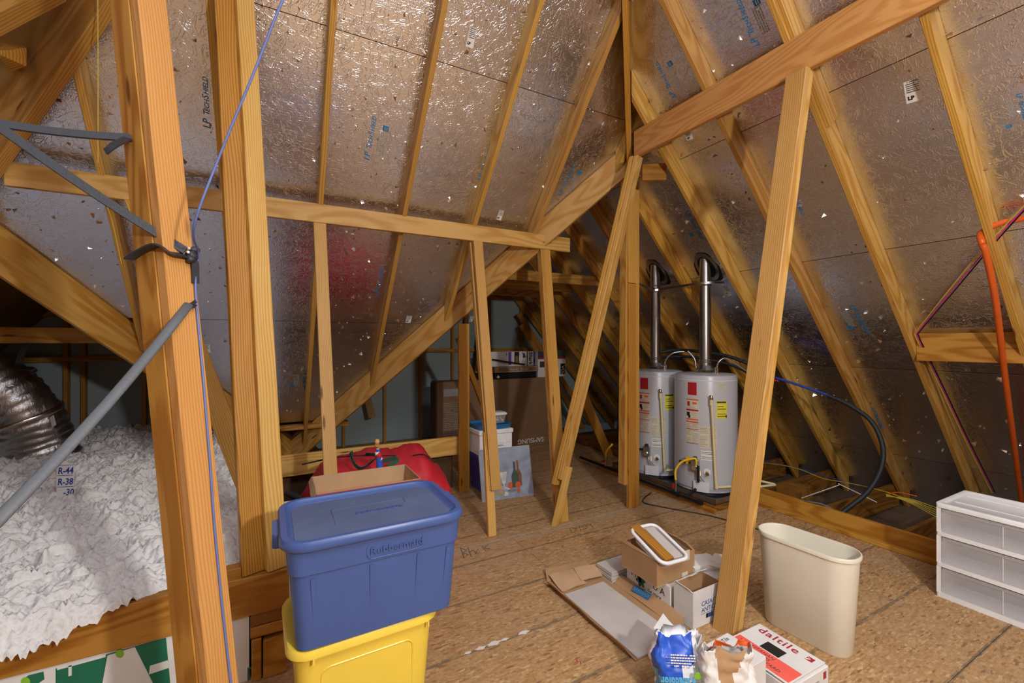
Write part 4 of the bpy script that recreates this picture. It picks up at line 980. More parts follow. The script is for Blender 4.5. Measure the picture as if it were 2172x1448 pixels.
# ------------------------------------------------------------------ paper sacks
def sack(name, base, w, d, h_, rz, lean, mats, label, seed, open_top, shade):
    t = thing(name, base, label, 'sack', rz=rz); bm = bmesh.new(); n, mrows = 96, 56; rings = []
    for k in range(mrows + 1):
        s = k / mrows; z = h_ * s
        bulge = 1 + .16 * math.sin(math.pi * min(1, s * 1.15)); pinch = 1 - (.55 * max(0, (s - .55) / .45) ** 1.4)
        pts = []
        for i in range(n):
            a = 2 * math.pi * i / n; ca, sa = math.cos(a), math.sin(a)
            sx = math.copysign(abs(ca) ** .55, ca) * w / 2 * bulge * (1 + .10 * s); sy = math.copysign(abs(sa) ** .7, sa) * d / 2 * bulge * pinch
            p = Vector((sx, sy, z)); cr = mnoise.fractal(p * 13 + Vector((seed, 0, 0)), 1, 2, 3) * (.010 + .018 * s) + abs(mnoise.noise(p * 30 + Vector((0, seed, 0)))) * .008
            p += Vector((ca, sa, 0)) * cr
            p.z += s ** 6 * mnoise.fractal(Vector((ca * 2.2, sa * 2.2, seed)), 1, 2, 3) * .035
            p += Vector(lean) * (s ** 1.3)
            pts.append(p)
        rings.append(pts)
    vr = loft(bm, rings, cap0=True, cap1=not open_top)
    bm.faces.ensure_lookup_table()
    for f in bm.faces: f.material_index = shade(f.calc_center_median(), h_)
    o = bm_obj('paper_skin', bm, mats, t, smooth=True)
    if open_top:
        so = o.modifiers.new('thickness', 'SOLIDIFY'); so.thickness = .002; so.offset = -1
    return t
def ker_shade(c, h_):
    s = c.z / h_
    if c.y > .02: return 0
    d = s + c.x * 2.2                       # the printed fields run aslant
    if s > .66 and c.x < .05: return 1
    if c.x < -.005: return 1 if s > .50 else 2
    return 0
ks = sack('grout_bag', (1.535, 1.315, 0), .165, .11, .30, math.radians(-32), (-.015, .03, 0), ['bag_white', 'bag_blue', 'bag_cyan'], 'blue and white printed grout bag at the bottom edge', 3.3, False, ker_shade)
def on_sack(o, x, z, y=-.075, tilt=-.12): o.location = (x, y, z); o.rotation_euler = (math.pi/2 + tilt, 0, 0)
for s_, x, z, sz, mt in (('Keracolor', .035, .178, .034, 'bag_cyan'), ('MAPEI', -.015, .150, .022, 'label_white')):
    o = text('printed_lettering', s_, sz, mt, ks, bold=.0012, ext=.004); o.location = (x, -.083, z); o.rotation_euler = (-math.pi/2, 0, math.pi); o.rotation_euler = (math.pi/2, math.pi, 0)
on_sack(lines_print('fine_print', .07, .085, 9, 'print_grey', ks, seed=2, frac=.4), .015, .09, -.084, 0); on_sack(lines_print('fine_print', .10, .05, 5, 'label_white', ks, seed=4), -.06, .215, -.072, -.22)
bm = bmesh.new(); bmesh.ops.create_cone(bm, cap_ends=True, segments=24, radius1=.014, radius2=.014, depth=.004); on_sack(bm_obj('printed_emblem', bm, 'lime_print', ks), .045, .190, -.080, 0)
kf = sack('paper_sack', (1.640, 1.17, 0), .18, .12, .30, math.radians(-24), (.0, .01, 0), ['paper', 'cardboard', 'label_orange'], 'crumpled torn-open white paper sack at the bottom edge', 8.1, True,
          lambda c, h_: 2 if (c.z / h_ > .95 and c.y > .012 and c.x > -.06) else (1 if (c.z / h_ > .66 and c.y < -.01 and -.06 < c.x < .02 + .2 * (c.z / h_ - .8)) else 0))
on_sack(lines_print('fine_print', .07, .12, 12, 'print_grey', kf, seed=12, frac=.35), -.075, .01, -.078, 0); on_sack(lines_print('fine_print', .05, .12, 12, 'print_grey', kf, seed=13, frac=.35), .01, .01, -.080, 0)
# ------------------------------------------------------------------ things behind the blue tub
t = thing('open_box', (.52, 2.93, 0), 'tall red cardboard box with an open kraft tray top', 'box')
box('body', (-.31, -.185, 0), (.30, .185, .575), 'cardboard_red', t, bev=.004)
wall_box(t, -.31, .30, -.185, .185, .576, .69, 'cardboard_inside', 'cardboard_inside', th=.005)
box('red_edge', (-.312, -.188, .58), (.302, -.1855, .686), 'cardboard_red', t); box('red_edge', (.3005, -.188, .58), (.303, .17, .66), 'cardboard_red', t)
sheet('end_flap', [(-.312, -.18, .69), (-.312, .18, .69), (-.328, .17, .66), (-.332, -.17, .655)], 'cardboard_inside', t, bend=.006)
t = thing('carton', (.07, 2.86, 0), 'white carton with a printed barcode left of the red box', 'box'); box('body', (-.075, -.14, 0), (.125, .12, .60), 'cardboard_white', t, bev=.003); o = lines_print('barcode', .07, .012, 1, 'print_black', t, seed=3); o.location = (-.06, -.13, .6003)
def red_bag():
    t = thing('duffel_bag', (.78, 3.76, 0), 'long red zip bag with dark green handles before the rim board', 'bag'); bm = bmesh.new()
    n, m_ = 44, 70; rings = []
    for k in range(m_ + 1):
        s = k / m_; x = -.72 + 1.25 * s
        prof = min(1, (s / .22)) ** .8 * min(1, ((1 - s) / .03)) ** .35
        peak = .62 + .065 * math.exp(-((s - .52) / .10) ** 2) + .055 * math.exp(-((s - .80) / .10) ** 2) - .02
        h_ = max(.05, prof * peak * (1 if s < .84 else 1 - (s - .84) * 1.9)); dep = .27 + .12 * prof
        r = []
        for i in range(n):
            a = 2 * math.pi * i / n; ca, sa = math.cos(a), math.sin(a)
            y = math.copysign(abs(ca) ** .6, ca) * dep * (1 - .25 * max(0, sa)); z = h_ / 2 + math.copysign(abs(sa) ** .7, sa) * h_ / 2
            p = Vector((x, y, z)); w = mnoise.fractal(p * 4 + Vector((1, 2, 0)), 1, 2, 3) * .03 + abs(mnoise.noise(Vector((x * 7 + y * 9 + z * 5, z * 3, 0)))) * .04 - abs(mnoise.noise(p * 11)) * .022
            if z > .03: p += Vector((0, ca, sa)) * w
            r.append(p)
        rings.append(r)
    loft(bm, rings); bm_obj('shell', bm, 'red_cloth', t, smooth=True)
    def on(u, v, y): return aty(u, v, y) - t.location
    for nm, pts in (('zip', [(640, 985, 3.46), (700, 972, 3.5), (760, 966, 3.52), (840, 966, 3.52)]), ('handle', [(742, 960, 3.46), (752, 984, 3.40), (770, 992, 3.38), (800, 966, 3.44), (775, 962, 3.46)]),
                    ('handle', [(748, 958, 3.48), (744, 972, 3.44), (762, 994, 3.40)]), ('handle', [(812, 978, 3.40), (836, 972, 3.42), (842, 978, 3.42), (822, 988, 3.40)]), ('zip', [(875, 966, 3.46), (900, 964, 3.48), (920, 979, 3.48), (922, 981, 3.48)])):
        bm = bmesh.new(); P = smooth_path([on(*q) for q in pts], 8); w = .016 if nm == 'handle' else .005
        sweep(bm, P, [(-.002, -w), (.002, -w), (.002, w), (-.002, w)], hint=(0, 0, 1)); bm_obj(nm, bm, 'green_cloth' if nm == 'handle' else 'black', t, smooth=True, autos=40)
plain('red_cloth', (196, 30, 44), .62, bumps=.15, bscale=40); plain('green_cloth', (18, 74, 58), .7)
red_bag()
# rolled flag with a wooden ball on its pole
t = thing('rolled_flag', (.70, 3.16, 0), 'blue flag rolled round a pole with a wooden ball top', 'flag'); 
def PF(u, v): return aty(u, v, 3.19) - t.location
tp, bt = PF(801, 940), PF(806, 1000); dv = (bt - tp) * 1.0; full = bt + dv * 7
bm = bmesh.new(); sweep(bm, [PF(801, 950), Vector((.06, .05, .02))], circ(.011, 10)); bm_obj('pole', bm, 'pine_light', t, smooth=True)
bm = bmesh.new(); sweep(bm, smooth_path([PF(802, 952), PF(803, 965), PF(805, 985), PF(807, 1010), PF(808, 1040)], 4), circ(.020, 12), scale=[.7] * 4 + [1.0] * 4 + [1.15] * 4 + [1.1] * 4 + [1.]); bm_obj('cloth', bm, 'bag_blue', t, smooth=True)
bm = bmesh.new(); sweep(bm, smooth_path([PF(800, 958), PF(803, 970), PF(808, 975)], 4), circ(.018, 8)); bm_obj('cloth_fold', bm, 'bag_white', t, smooth=True)
bm = bmesh.new(); sweep(bm, smooth_path([PF(799, 962), PF(806, 968)], 4), circ(.024, 8)); bm_obj('red_band', bm, 'red_cloth', t, smooth=True)
lathe('ball_top', [(0, .022), (.012, .018), (.018, .008), (.018, -.004), (.012, -.016), (.018, -.024), (.014, -.034), (0, -.036)], 'pine_light', t, 16, tuple(PF(800, 937)))
# cables in the dark gap
tag(tube('duct_hose', [(.08, 3.6, .46), (.20, 3.35, .42), (.14, 3.1, .30), (.12, 2.95, .05)], .022, 'black_rubber', n=10), 'grey hose curving down beside the inner post', 'hose')
# ------------------------------------------------------------------ painting and bins by the wing
def painting():
    t = thing('painting', (2.05, 3.855, 0), 'unframed still-life canvas with bottles and fruit leaning on the deck', 'painting'); t.rotation_euler = (math.radians(-14), 0, math.radians(-6))
    W_, H_ = .555, .50
    box('canvas', (-W_/2, 0, 0), (W_/2, .028, H_), 'canvas_edge', t, bev=.003)
    box('painted_ground', (-W_/2 + .002, -.0015, .002), (W_/2 - .002, 0, H_ - .002), 'paint_ground', t)
    def P(pts, mat, nm, d=.0025): 
        k = len(pts); f = [(x * W_ - W_/2, -d, z * H_) for x, z in pts]; b = [(x, -.0014, z) for x, y, z in f]
        mesh_obj(nm, f + b, [tuple(range(k)), tuple(range(2*k-1, k-1, -1))] + [(i, (i+1) % k, k + (i+1) % k, k + i) for i in range(k)], mat, t)
    def E(cx, cz, rx, rz, mat, nm, d=.003): P([(cx + rx * math.cos(a * math.pi / 8), cz + rz * math.sin(a * math.pi / 8)) for a in range(16)], mat, nm, d)
    btl = lambda cx, w, z0, z1: [(cx - w, z0), (cx + w, z0), (cx + w * 1.05, z0 + .28 * (z1 - z0) * 1.6), (cx + w * .35, z0 + .66 * (z1 - z0)), (cx + w * .32, z1), (cx - w * .32, z1), (cx - w * .35, z0 + .66 * (z1 - z0)), (cx - w * 1.05, z0 + .28 * (z1 - z0) * 1.6)]
    P(btl(.72, .06, .22, .72), 'paint_brown', 'painted_bottle', .0028); P(btl(.655, .068, .20, .70), 'paint_green', 'painted_bottle', .0032)
    E(.56, .25, .055, .065, 'paint_orange', 'painted_fruit'); E(.70, .24, .055, .065, 'paint_orange', 'painted_fruit', .0036); E(.70, .13, .035, .04, 'paint_orange', 'painted_fruit')
    P([(.40, .30), (.46, .30), (.50, .52), (.36, .52)], 'paint_white', 'painted_glass'); P([(.425, .18), (.435, .18), (.44, .30), (.42, .30)], 'paint_white', 'painted_glass')
    P([(.28, .36), (.35, .36), (.36, .56), (.33, .70), (.30, .70), (.27, .56)], 'paint_teal', 'painted_jug'); E(.58, .15, .09, .035, 'paint_grey', 'painted_bowl'); P([(.40, .22), (.56, .15), (.57, .17), (.42, .25)], 'paint_white', 'painted_knife')
    E(.33, .12, .10, .05, 'paint_tan', 'painted_cloth'); E(.45, .10, .05, .04, 'paint_white', 'painted_cloth'); E(.36, .22, .07, .045, 'paint_tan', 'painted_shells')
m = NT('paint_ground'); o_ = m.coord(); f_ = m.noise(o_, 5, 6, .65, .6); m.P(Base_Color=m.ramp(f_, [(.25, lin(112, 118, 132)), (.45, lin(138, 146, 164)), (.6, lin(154, 166, 188)), (.8, lin(182, 188, 196))]), Roughness=.5, Normal=m.bump(m.noise(o_, 50, 3), .3, .002))
for nm, c_ in (('paint_green', (58, 76, 68)), ('paint_brown', (128, 78, 50)), ('paint_orange', (196, 86, 44)), ('paint_white', (206, 206, 200)), ('paint_teal', (52, 84, 108)), ('paint_grey', (112, 122, 132)), ('paint_tan', (178, 160, 130))):
    plain(nm, c_, .45, var=.35, bumps=.3, bscale=50)
painting()
t = thing('storage_tub', (2.10, 4.25, 0), 'purple-blue plastic tub half hidden behind the painting', 'tub')
bm = bmesh.new(); loft(bm, [ring3(.44, .36, .03, 0), ring3(.50, .42, .04, .36)]); bm_obj('body', bm, 'purple_tub', t, smooth=True, autos=35)
bm = bmesh.new(); loft(bm, [ring3(.53, .45, .05, .345), ring3(.54, .46, .05, .375), ring3(.52, .44, .05, .39)]); bm_obj('rim', bm, 'purple_tub', t, smooth=True, autos=35)
t = thing('foam_box', (2.03, 4.26, .391), 'white styrofoam box with ribbed front on the purple tub', 'box')
box('body', (-.20, -.19, 0), (.175, .19, .215), 'white_plastic', t, bev=.008); lid_ = box('lid', (-.21, -.20, .215), (.185, .20, .262), 'white_plastic', t, bev=.008)
for x in (-.14, -.06, .02, .10): box('rib', (x, -.196, .12), (x + .05, -.189, .205), 'white_plastic', t, bev=.003); 
for x in (-.10, .0, .10): box('rib', (x, -.196, .02), (x + .05, -.189, .07), 'white_plastic', t, bev=.003)
o = lines_print('barcode', .07, .018, 2, 'print_black', t, seed=8); o.location = (.0, -.1915, .085); o.rotation_euler = (math.pi/2, 0, 0)
t = thing('tray_lid', (2.02, 4.26, .654), 'folded blue tray lid lying on the styrofoam box', 'lid'); bm = bmesh.new(); loft(bm, [ring3(.36, .33, .05, 0), ring3(.40, .37, .06, .03), ring3(.40, .37, .06, .042), ring3(.36, .33, .05, .042), ring3(.34, .31, .05, .02)]); bm_obj('shell', bm, 'teal_lid', t, smooth=True, autos=35)
t = thing('food_container', (2.10, 4.24, .698), 'clear container with white lid on the blue tray lid', 'container')
bm = bmesh.new(); loft(bm, [ring3(.15, .12, .02, 0), ring3(.18, .15, .025, .085)]); bm_obj('body', bm, 'clear_plastic', t, smooth=True, autos=35); bm = bmesh.new(); loft(bm, [ring3(.19, .16, .03, .083), ring3(.20, .17, .03, .09), ring3(.20, .17, .03, .10), ring3(.17, .14, .03, .112)]); bm_obj('lid', bm, 'white_plastic', t, smooth=True, autos=35)
rg = random.Random(5); bm = bmesh.new()
for k in range(14): bmesh.ops.create_icosphere(bm, subdivisions=1, radius=rg.uniform(.008, .014), matrix=Matrix.Translation((rg.uniform(-.06, .06), rg.uniform(-.045, .045), rg.uniform(.012, .04))))
o = bm_obj('contents', bm, 'label_cream', t); o['kind'] = 'stuff'
o = lathe('bottle_top', [(0, .024), (.022, .024), (.024, .018), (.024, 0), (0, 0)], 'red_knob', None, 16); o.location = (2.06, 4.24, .811); tag(o, 'small red cap lying on the clear container', 'cap')
# ------------------------------------------------------------------ television carton and boxes on it
t = thing('television_carton', (2.88, 5.76, 0), 'huge brown television carton standing upside down at the far wall', 'carton')
box('body', (-.97, -.12, 0), (.97, .14, 1.02), 'cardboard_dark', t, bev=.006)
box('edge_panel', (-.985, -.10, .0), (-.972, .12, 1.0), 'dark_wood', t)
o = text('printed_lettering', 'SAMSUNG', .095, 'label_white', t, bold=.001, sx=1.05); o.location = (.72, -.1207, .115); o.rotation_euler = (math.pi/2, math.pi, 0)
box('tape', (-.88, -.1212, .82), (-.62, -.1204, .92), 'print_grey', t); o = lines_print('fine_print', .24, .60, 24, 'print_grey', t, seed=21, frac=.35); o.location = (-.88, -.1206, .14); o.rotation_euler = (math.pi/2, 0, 0)
box('crease', (-.78, -.1206, .965), (.97, -.1200, .970), 'cardboard_dark', t)
t = thing('black_case', (3.14, 5.75, 1.0205), 'black slim case with round white caps on the television carton', 'case'); box('body', (-.35, -.10, 0), (.34, .12, .092), 'black', t, bev=.01)
for x in (-.31, .26): 
    o = lathe('cap', [(0, .006), (.02, .006), (.022, 0), (0, 0)], 'white_plastic' if x < 0 else 'steel_dark', t, 16); o.location = (x, -.101, .035); o.rotation_euler = (math.pi/2, 0, 0)
t = thing('flat_carton', (3.14, 5.75, 1.1135), 'flat brown carton with white border on the black case', 'carton'); box('body', (-.37, -.11, 0), (.36, .12, .088), 'cardboard_dark', t, bev=.003)
bm = bmesh.new()
for a, b in (((-.32, .008), (.34, .012)), ((-.32, .074), (.34, .078)), ((-.32, .008), (-.316, .078)), ((.336, .008), (.34, .078))): bx(bm, (a[0], -.1108, a[1]), (b[0], -.1102, b[1]))
bm_obj('printed_border', bm, 'label_cream', t); o = text('printed_lettering', 'TRAVEL SOLID', .05, 'label_cream', t); o.location = (-.14, -.1108, .024); o.rotation_euler = (math.pi/2, 0, 0)
t = thing('vacuum_carton', (3.12, 5.76, 1.2025), 'white vacuum carton with purple stripes lettered Shark on its side', 'carton')
box('body', (-.42, -.11, 0), (.33, .12, .215), 'cardboard_white', t, bev=.003)
for x0, x1, z0, z1, mt in ((-.125, -.075, .02, .21, 'print_purple'), (-.025, .055, .03, .21, 'print_black'), (.185, .20, .0, .215, 'print_black'), (.30, .33, .0, .215, 'print_purple'), (-.16, -.15, .16, .20, 'print_black'), (.12, .15, .12, .19, 'print_black'), (.305, .325, .05, .09, 'label_yellow')):
    box('printed_shape', (x0, -.1108, z0), (x1, -.1102, z1), mt, t)
box('printed_shape', (-.01, -.1114, .05), (.04, -.1108, .15), 'cardboard_dark', t)
bm = bmesh.new(); sweep(bm, [(.10, -.1112, .20), (.175, -.1112, .13)], circ(.006, 5)); sweep(bm, [(.11, -.1112, .08), (.14, -.1112, .02)], circ(.003, 5)); sweep(bm, [(.15, -.1112, .08), (.17, -.1112, .02)], circ(.003, 5)); bm_obj('printed_vacuum', bm, 'print_black', t)
o = text('printed_lettering', 'Shark', .085, 'print_black', t, bold=.002); o.location = (.225, -.1110, .205); o.rotation_euler = (math.pi/2, math.pi/2, 0)
tag(tube('black_wand', [(2.72, 5.62, 1.31), (2.95, 5.60, 1.27), (3.25, 5.61, 1.225)], .012, 'black'), 'black vacuum wand leaning before the white vacuum carton', 'wand')
t = thing('appliance_box', (3.80, 5.78, 1.0205), 'grey appliance box with a red stripe right of the vacuum carton', 'box'); box('body', (-.29, -.12, 0), (.22, .14, .395), 'cardboard_white', t, bev=.003)
box('printed_band', (-.291, -.1212, .30), (.221, -.1203, .395), 'print_dark', t); box('printed_band', (-.291, -.1213, .275), (.221, -.1203, .30), 'print_red', t); box('printed_shape', (-.26, -.1213, .15), (-.16, -.1203, .24), 'print_dark', t); box('printed_shape', (.12, -.1213, .03), (.21, -.1203, .20), 'print_black', t)
o = text('printed_lettering', 'VOZ', .08, 'label_white', t); o.location = (.14, -.1216, .17); o.rotation_euler = (math.pi/2, math.pi/2, 0)
bm = bmesh.new()
for k in range(6): bmesh.ops.create_cone(bm, cap_ends=True, segments=8, radius1=.005, radius2=.005, depth=.002, matrix=Matrix.Translation((-.13, -.1212, .05 + .036 * k)) @ Matrix.Rotation(math.pi/2, 4, 'X'))
bm_obj('printed_dots', bm, 'print_dark', t)
# loose lumber leaning at the far wall
for k, (a, b, w, d_, l) in enumerate(((( 2.95, 6.60, 1.05), (3.20, 6.88, 2.45), .14, .038, 'wide loose board leaning behind the vacuum carton'), ((2.70, 6.62, 1.05), (2.86, 6.88, 2.3), .06, .05, 'dark loose board leaning left of the wide one'),
        ((5.2, 6.5, .0), (3.75, 6.70, 2.05), .09, .038, 'loose board leaning along the wing slope, upper of two'), ((4.85, 6.3, .0), (3.72, 6.55, 1.85), .09, .038, 'loose board leaning along the wing slope, lower of two'))):
    beam('loose_board', a, b, w, d_, (0, -1, 0), 'pine_honey' if k != 1 else 'pine_old', cut0=((0, 0, a[2]), (0, 0, 1)), label=l, cat='board')
beam('loose_board', (4.0, 4.62, .0), (3.62, 4.70, .86), .12, .038, (-.3, -1, 0), 'pine_honey', cut0=((0, 0, 0), (0, 0, 1)), label='board leaning across the dark wing beside the post', cat='board')
beam('loose_board', (1.25, 6.62, .45), (1.05, 6.88, 1.5), .10, .038, (0, -1, 0), 'pine_old', label='board leaning on the far wall above the red bag', cat='board')
beam('truss_web', (1.78, 4.55, 1.60), (2.42, 5.1, .55), .06, .038, (0, -1, 0), 'pine_honey', label='thin strut slanting down behind the brace by the painting', cat='board')
# far low shelf that carries the leaning boards

# ------------------------------------------------------------------ water heaters
def curved_label(name, r, a0, a1, z0, z1, mat, parent, off=.0012):
    n = max(3, int(abs(a1 - a0) / 4)); bm = bmesh.new(); P = []
    for i in range(n + 1):
        a = math.radians(a0 + (a1 - a0) * i / n); P.append([bm.verts.new(((r + o_) * math.cos(a), (r + o_) * math.sin(a), z)) for o_, z in ((off, z0), (off, z1), (0, z1), (0, z0))])
    for i in range(n):
        for j in range(4): bm.faces.new((P[i][j], P[i][(j+1) % 4], P[i+1][(j+1) % 4], P[i+1][j]))
    bm.faces.new(P[0]); bm.faces.new(P[-1][::-1]); return bm_obj(name, bm, mat, parent, smooth=True, autos=30)
def heater(cx, cy, label, rot, drain=((16, .078, .034), (36, .085, .05), (52, .09, .09))):
    """rot: compass angle (deg) of the front; labels are placed around it"""
    r = .300; z0 = .085; H_ = 1.15
    t = thing('water_heater', (cx, cy, z0), label, 'water heater')
    lathe('tank', [(0, 0), (r - .012, 0), (r - .012, .03), (r, .034), (r, H_ - .03), (r - .006, H_ - .008), (r - .03, H_), (.06, H_ + .012), (0, H_ + .012)], 'tank', t, 64)
    lathe('base_ring', [(r - .03, -.024), (r - .004, -.024), (r - .004, .004), (r - .03, .004)], 'iron', t, 48); lathe('top_seam', [(r, H_ - .06), (r + .0022, H_ - .058), (r + .0022, H_ - .052), (r, H_ - .05)], 'tank_base', t, 64)
    F = rot
    def lab(a0, a1, zt, zb, mat, **k): return curved_label('label', r, F + a0, F + a1, H_ - zt, H_ - zb, mat, t, **k)
    # left column of warnings (angles grow to the viewer's left)
    lab(-38, -21, .075, .20, 'label_red')
    lb = lab(-41, -18, .245, .345, 'label_cream'); lab(-41, -18, .240, .252, 'label_orange', off=.0018); lab(-41, -18, .345, .445, 'label_cream'); lab(-41, -18, .342, .358, 'label_red', off=.0018); lab(-41, -18, .435, .447, 'label_orange', off=.0018)
    lab(-41, -18, .460, .680, 'label_cream'); lab(-41, -18, .460, .474, 'label_orange', off=.0018); lab(-41, -18, .535, .541, 'label_red', off=.0018); lab(-41, -18, .674, .680, 'label_red', off=.0018)
    lab(-16, 14, .50, .71, 'label_cream'); lab(-13, 8, .735, .83, 'label_white'); lab(16, 30, .07, .13, 'label_cream'); lab(13, 34, .245, .42, 'label_yellow'); lab(14, 32, .252, .268, 'print_dark', off=.0018)
    rg = random.Random(int(cx * 100))
    def prints(a0, a1, zt, zb, rows, seed, mat='print_dark'):
        rr = random.Random(seed); dz = (zb - zt) / rows
        for k in range(rows):
            if rr.random() < .12: continue
            e = a1 - (a1 - a0) * rr.choice((0, 0, .1, .3)); curved_label('fine_print', r, F + a0, F + e, H_ - (zt + dz * (k + .62)), H_ - (zt + dz * (k + .35)), mat, t, off=.0018)
    prints(-40, -31, .545, .67, 9, 1, 'print_grey'); prints(-29, -19, .545, .67, 9, 2, 'print_grey'); prints(-40, -31, .48, .53, 4, 3, 'print_grey'); prints(-29, -19, .48, .53, 4, 4, 'print_grey'); prints(-15, -2, .51, .70, 12, 5, 'print_grey'); prints(1, 13, .51, .70, 12, 6, 'print_grey')
    prints(-12, 7, .745, .82, 5, 7); prints(15, 32, .29, .41, 5, 8); prints(17, 29, .075, .125, 5, 9, 'print_grey'); prints(-30, -19, .36, .43, 6, 10, 'print_grey'); prints(-40, -19, .315, .34, 2, 11, 'print_grey')
    curved_label('pictogram', r, F - 39, F - 34, H_ - .31, H_ - .265, 'print_red', t, off=.0018); curved_label('pictogram', r, F - 29, F - 21, H_ - .29, H_ - .27, 'label_orange', t, off=.0018); curved_label('pictogram', r, F - 40, F - 34, H_ - .41, H_ - .37, 'print_black', t, off=.0018); curved_label('pictogram', r, F - 37, F - 33, H_ - .43, H_ - .40, 'print_black', t, off=.0018)
    curved_label('pictogram', r, F + 31, F + 33.5, H_ - .41, H_ - .385, 'print_black', t, off=.0018)
    def P(a, z, rad): return Vector((rad * math.cos(math.radians(F + a)), rad * math.sin(math.radians(F + a)), z))
    def disc(a, z, rd, mat, nm, dep=.012):
        bm = bmesh.new(); bmesh.ops.create_cone(bm, cap_ends=True, segments=28, radius1=rd, radius2=rd * .85, depth=dep); o = bm_obj(nm, bm, mat, t, smooth=True, autos=40)
        z_ = (P(a, 0, 1)).normalized(); o.matrix_basis = Matrix.Translation(P(a, z, r + dep/2)) @ z_.to_track_quat('Z', 'Y').to_matrix().to_4x4(); return o
    # relief valve and discharge pipe
    v = disc(2, H_ - .20, .030, 'white_plastic', 'valve_collar', .01)
    tube('relief_valve', [P(2, H_ - .20, r), P(2, H_ - .20, r + .035), P(3, H_ - .205, r + .045), P(3, H_ - .24, r + .046)], .016, 'chrome', t, 12, 4)
    tube('discharge_pipe', [P(3, H_ - .235, r + .046), P(6, H_ - .55, r + .04), P(10, H_ - 1.0, r + .034), P(11, .085, r + .034)] + [P(a, z, r + q) for a, z, q in drain], .012, 'cpvc', t, 12, 6)
    tube('pipe_socket', [P(3, H_ - .23, r + .046), P(3, H_ - .285, r + .046)], .0165, 'cpvc', t, 12, 1); tube('pipe_socket', [P(11, .115, r + .034), P(11, .065, r + .034)], .0165, 'cpvc', t, 12, 1)
    # gas control, burner cover, drain valve
    gc = P(-22, .27, r + .03); o = box('gas_control', (-.035, -.03, -.055), (.035, .03, .055), 'galvanised', t, bev=.006); o.location = gc; o.rotation_euler = (0, 0, math.radians(F - 22 + 90))
    disc(-22, .25, .026, 'chrome', 'control_dial', .022).location += P(-22, 0, .055); o = lathe('control_knob', [(0, .026), (.016, .026), (.02, 0), (0, 0)], 'black', t, 16); o.location = gc + Vector((0, 0, .055))
    tube('gas_stub', [P(-26, .285, r + .03), P(-40, .285, r + .05), P(-46, .285, r + .07)], .011, 'iron', t, 10, 4)
    for k, a in enumerate((-21, -18, -14)): tube('thermocouple', [P(a, .22, r + .03), P(a + 1.5, .16, r + .035 + .006 * k), P(a + 3 + 3 * k, .10, r + .012)], .0032, 'brass' if k != 1 else 'galvanised', t, 6, 6)
    curved_label('burner_cover', r, F - 25, F + 0, .015, .115, 'tank_base', t, off=.03); disc(-3, .205, .036, 'white_plastic', 'drain_collar', .008); tube('drain_valve', [P(-3, .205, r), P(-3, .203, r + .035), P(-2, .195, r + .05)], .014, 'brass', t, 12, 4)
    # draft hood and flue
    bm = bmesh.new()
    for k in range(3):
        a = 2 * math.pi * k / 3 + .6; bx(bm, (.065 * math.cos(a) - .005, .065 * math.sin(a) - .005, H_), (.065 * math.cos(a) + .005, .065 * math.sin(a) + .005, H_ + .04))
    bm_obj('hood_legs', bm, 'galvanised', t); lathe('draft_hood', [(.085, H_ + .036), (.088, H_ + .042), (.075, H_ + .058), (.060, H_ + .085), (.058, H_ + .085), (.07, H_ + .056), (.08, H_ + .036)], 'galvanised', t, 32)
    top_z = S * (XE - cx) - z0
    lathe('flue_pipe', [(.056, H_ + .08), (.056, H_ + .40), (.056, top_z - .16), (.056, top_z + .14), (.053, top_z + .14), (.053, H_ + .08)], 'galvanised', t, 32)
    for zz in (H_ + .12, H_ + .14, top_z - .19, top_z - .22): lathe('flue_bead', [(.056, zz - .006), (.0600, zz), (.056, zz + .006)], 'galvanised', t, 32)
    for a in (55, 125): lathe('nipple', [(.013, H_), (.013, H_ + .06), (0, H_ + .06)], 'chrome', t, 12, (.13 * math.cos(math.radians(F + a)), .13 * math.sin(math.radians(F + a)), 0))
    return t
h1 = heater(3.93, 3.05, 'nearer grey-white gas water heater with a yellow energy label', 180 + math.degrees(math.atan2(3.05, 3.93)) + 6)
h2 = heater(3.90, 3.70, 'farther gas water heater half hidden behind the upright post', 180 + math.degrees(math.atan2(3.70, 3.90)) + 6, ((16, .078, .034), (26, .08, .04)))
# flue openings in the roof deck
for cx, cy, par in ((3.93, 3.05, ceiling_right), (3.90, 3.70, ceiling_wing)):
    bm = bmesh.new(); n_ = 24; A = []; B = []
    for i in range(n_):
        a = 2 * math.pi * i / n_; k = 1 + .10 * math.sin(a * 3 + cx) + .05 * math.sin(a * 7); x, y = cx + .03 + .125 * k * math.cos(a), cy + .14 * k * math.sin(a)
        A.append((x, y, z_right(x, y) - .002)); B.append((x + .0, y, z_right(x, y) + .004))
    loft(bm, [A, B]); bm_obj('flue_opening', bm, 'black', par)
    bm = bmesh.new(); F_r = [[(cx + .02 + q * math.cos(2 * math.pi * i / 24), cy + q * math.sin(2 * math.pi * i / 24), z_right(cx + .02 + q * math.cos(2 * math.pi * i / 24), 0) - e) for i in range(24)] for q, e in ((.120, .003), (.088, .006))]
    loft(bm, F_r, cap0=False, cap1=False); bm_obj('flashing', bm, 'galvanised', par, smooth=True)
# perforated hanger strap tying both flues
tag(strap('perforated_strap', [(3.04, 3.13, 2.13), (3.45, 3.40, 2.14), (3.83, 3.64, 2.155), (3.84, 3.40, 2.16), (3.865, 3.02, 2.165), (4.05, 2.92, 2.17)], .024, .002, 'galvanised', None, hint=(-.7, -.7, 0), sub=4), 'perforated steel strap tying both flue pipes', 'strap')
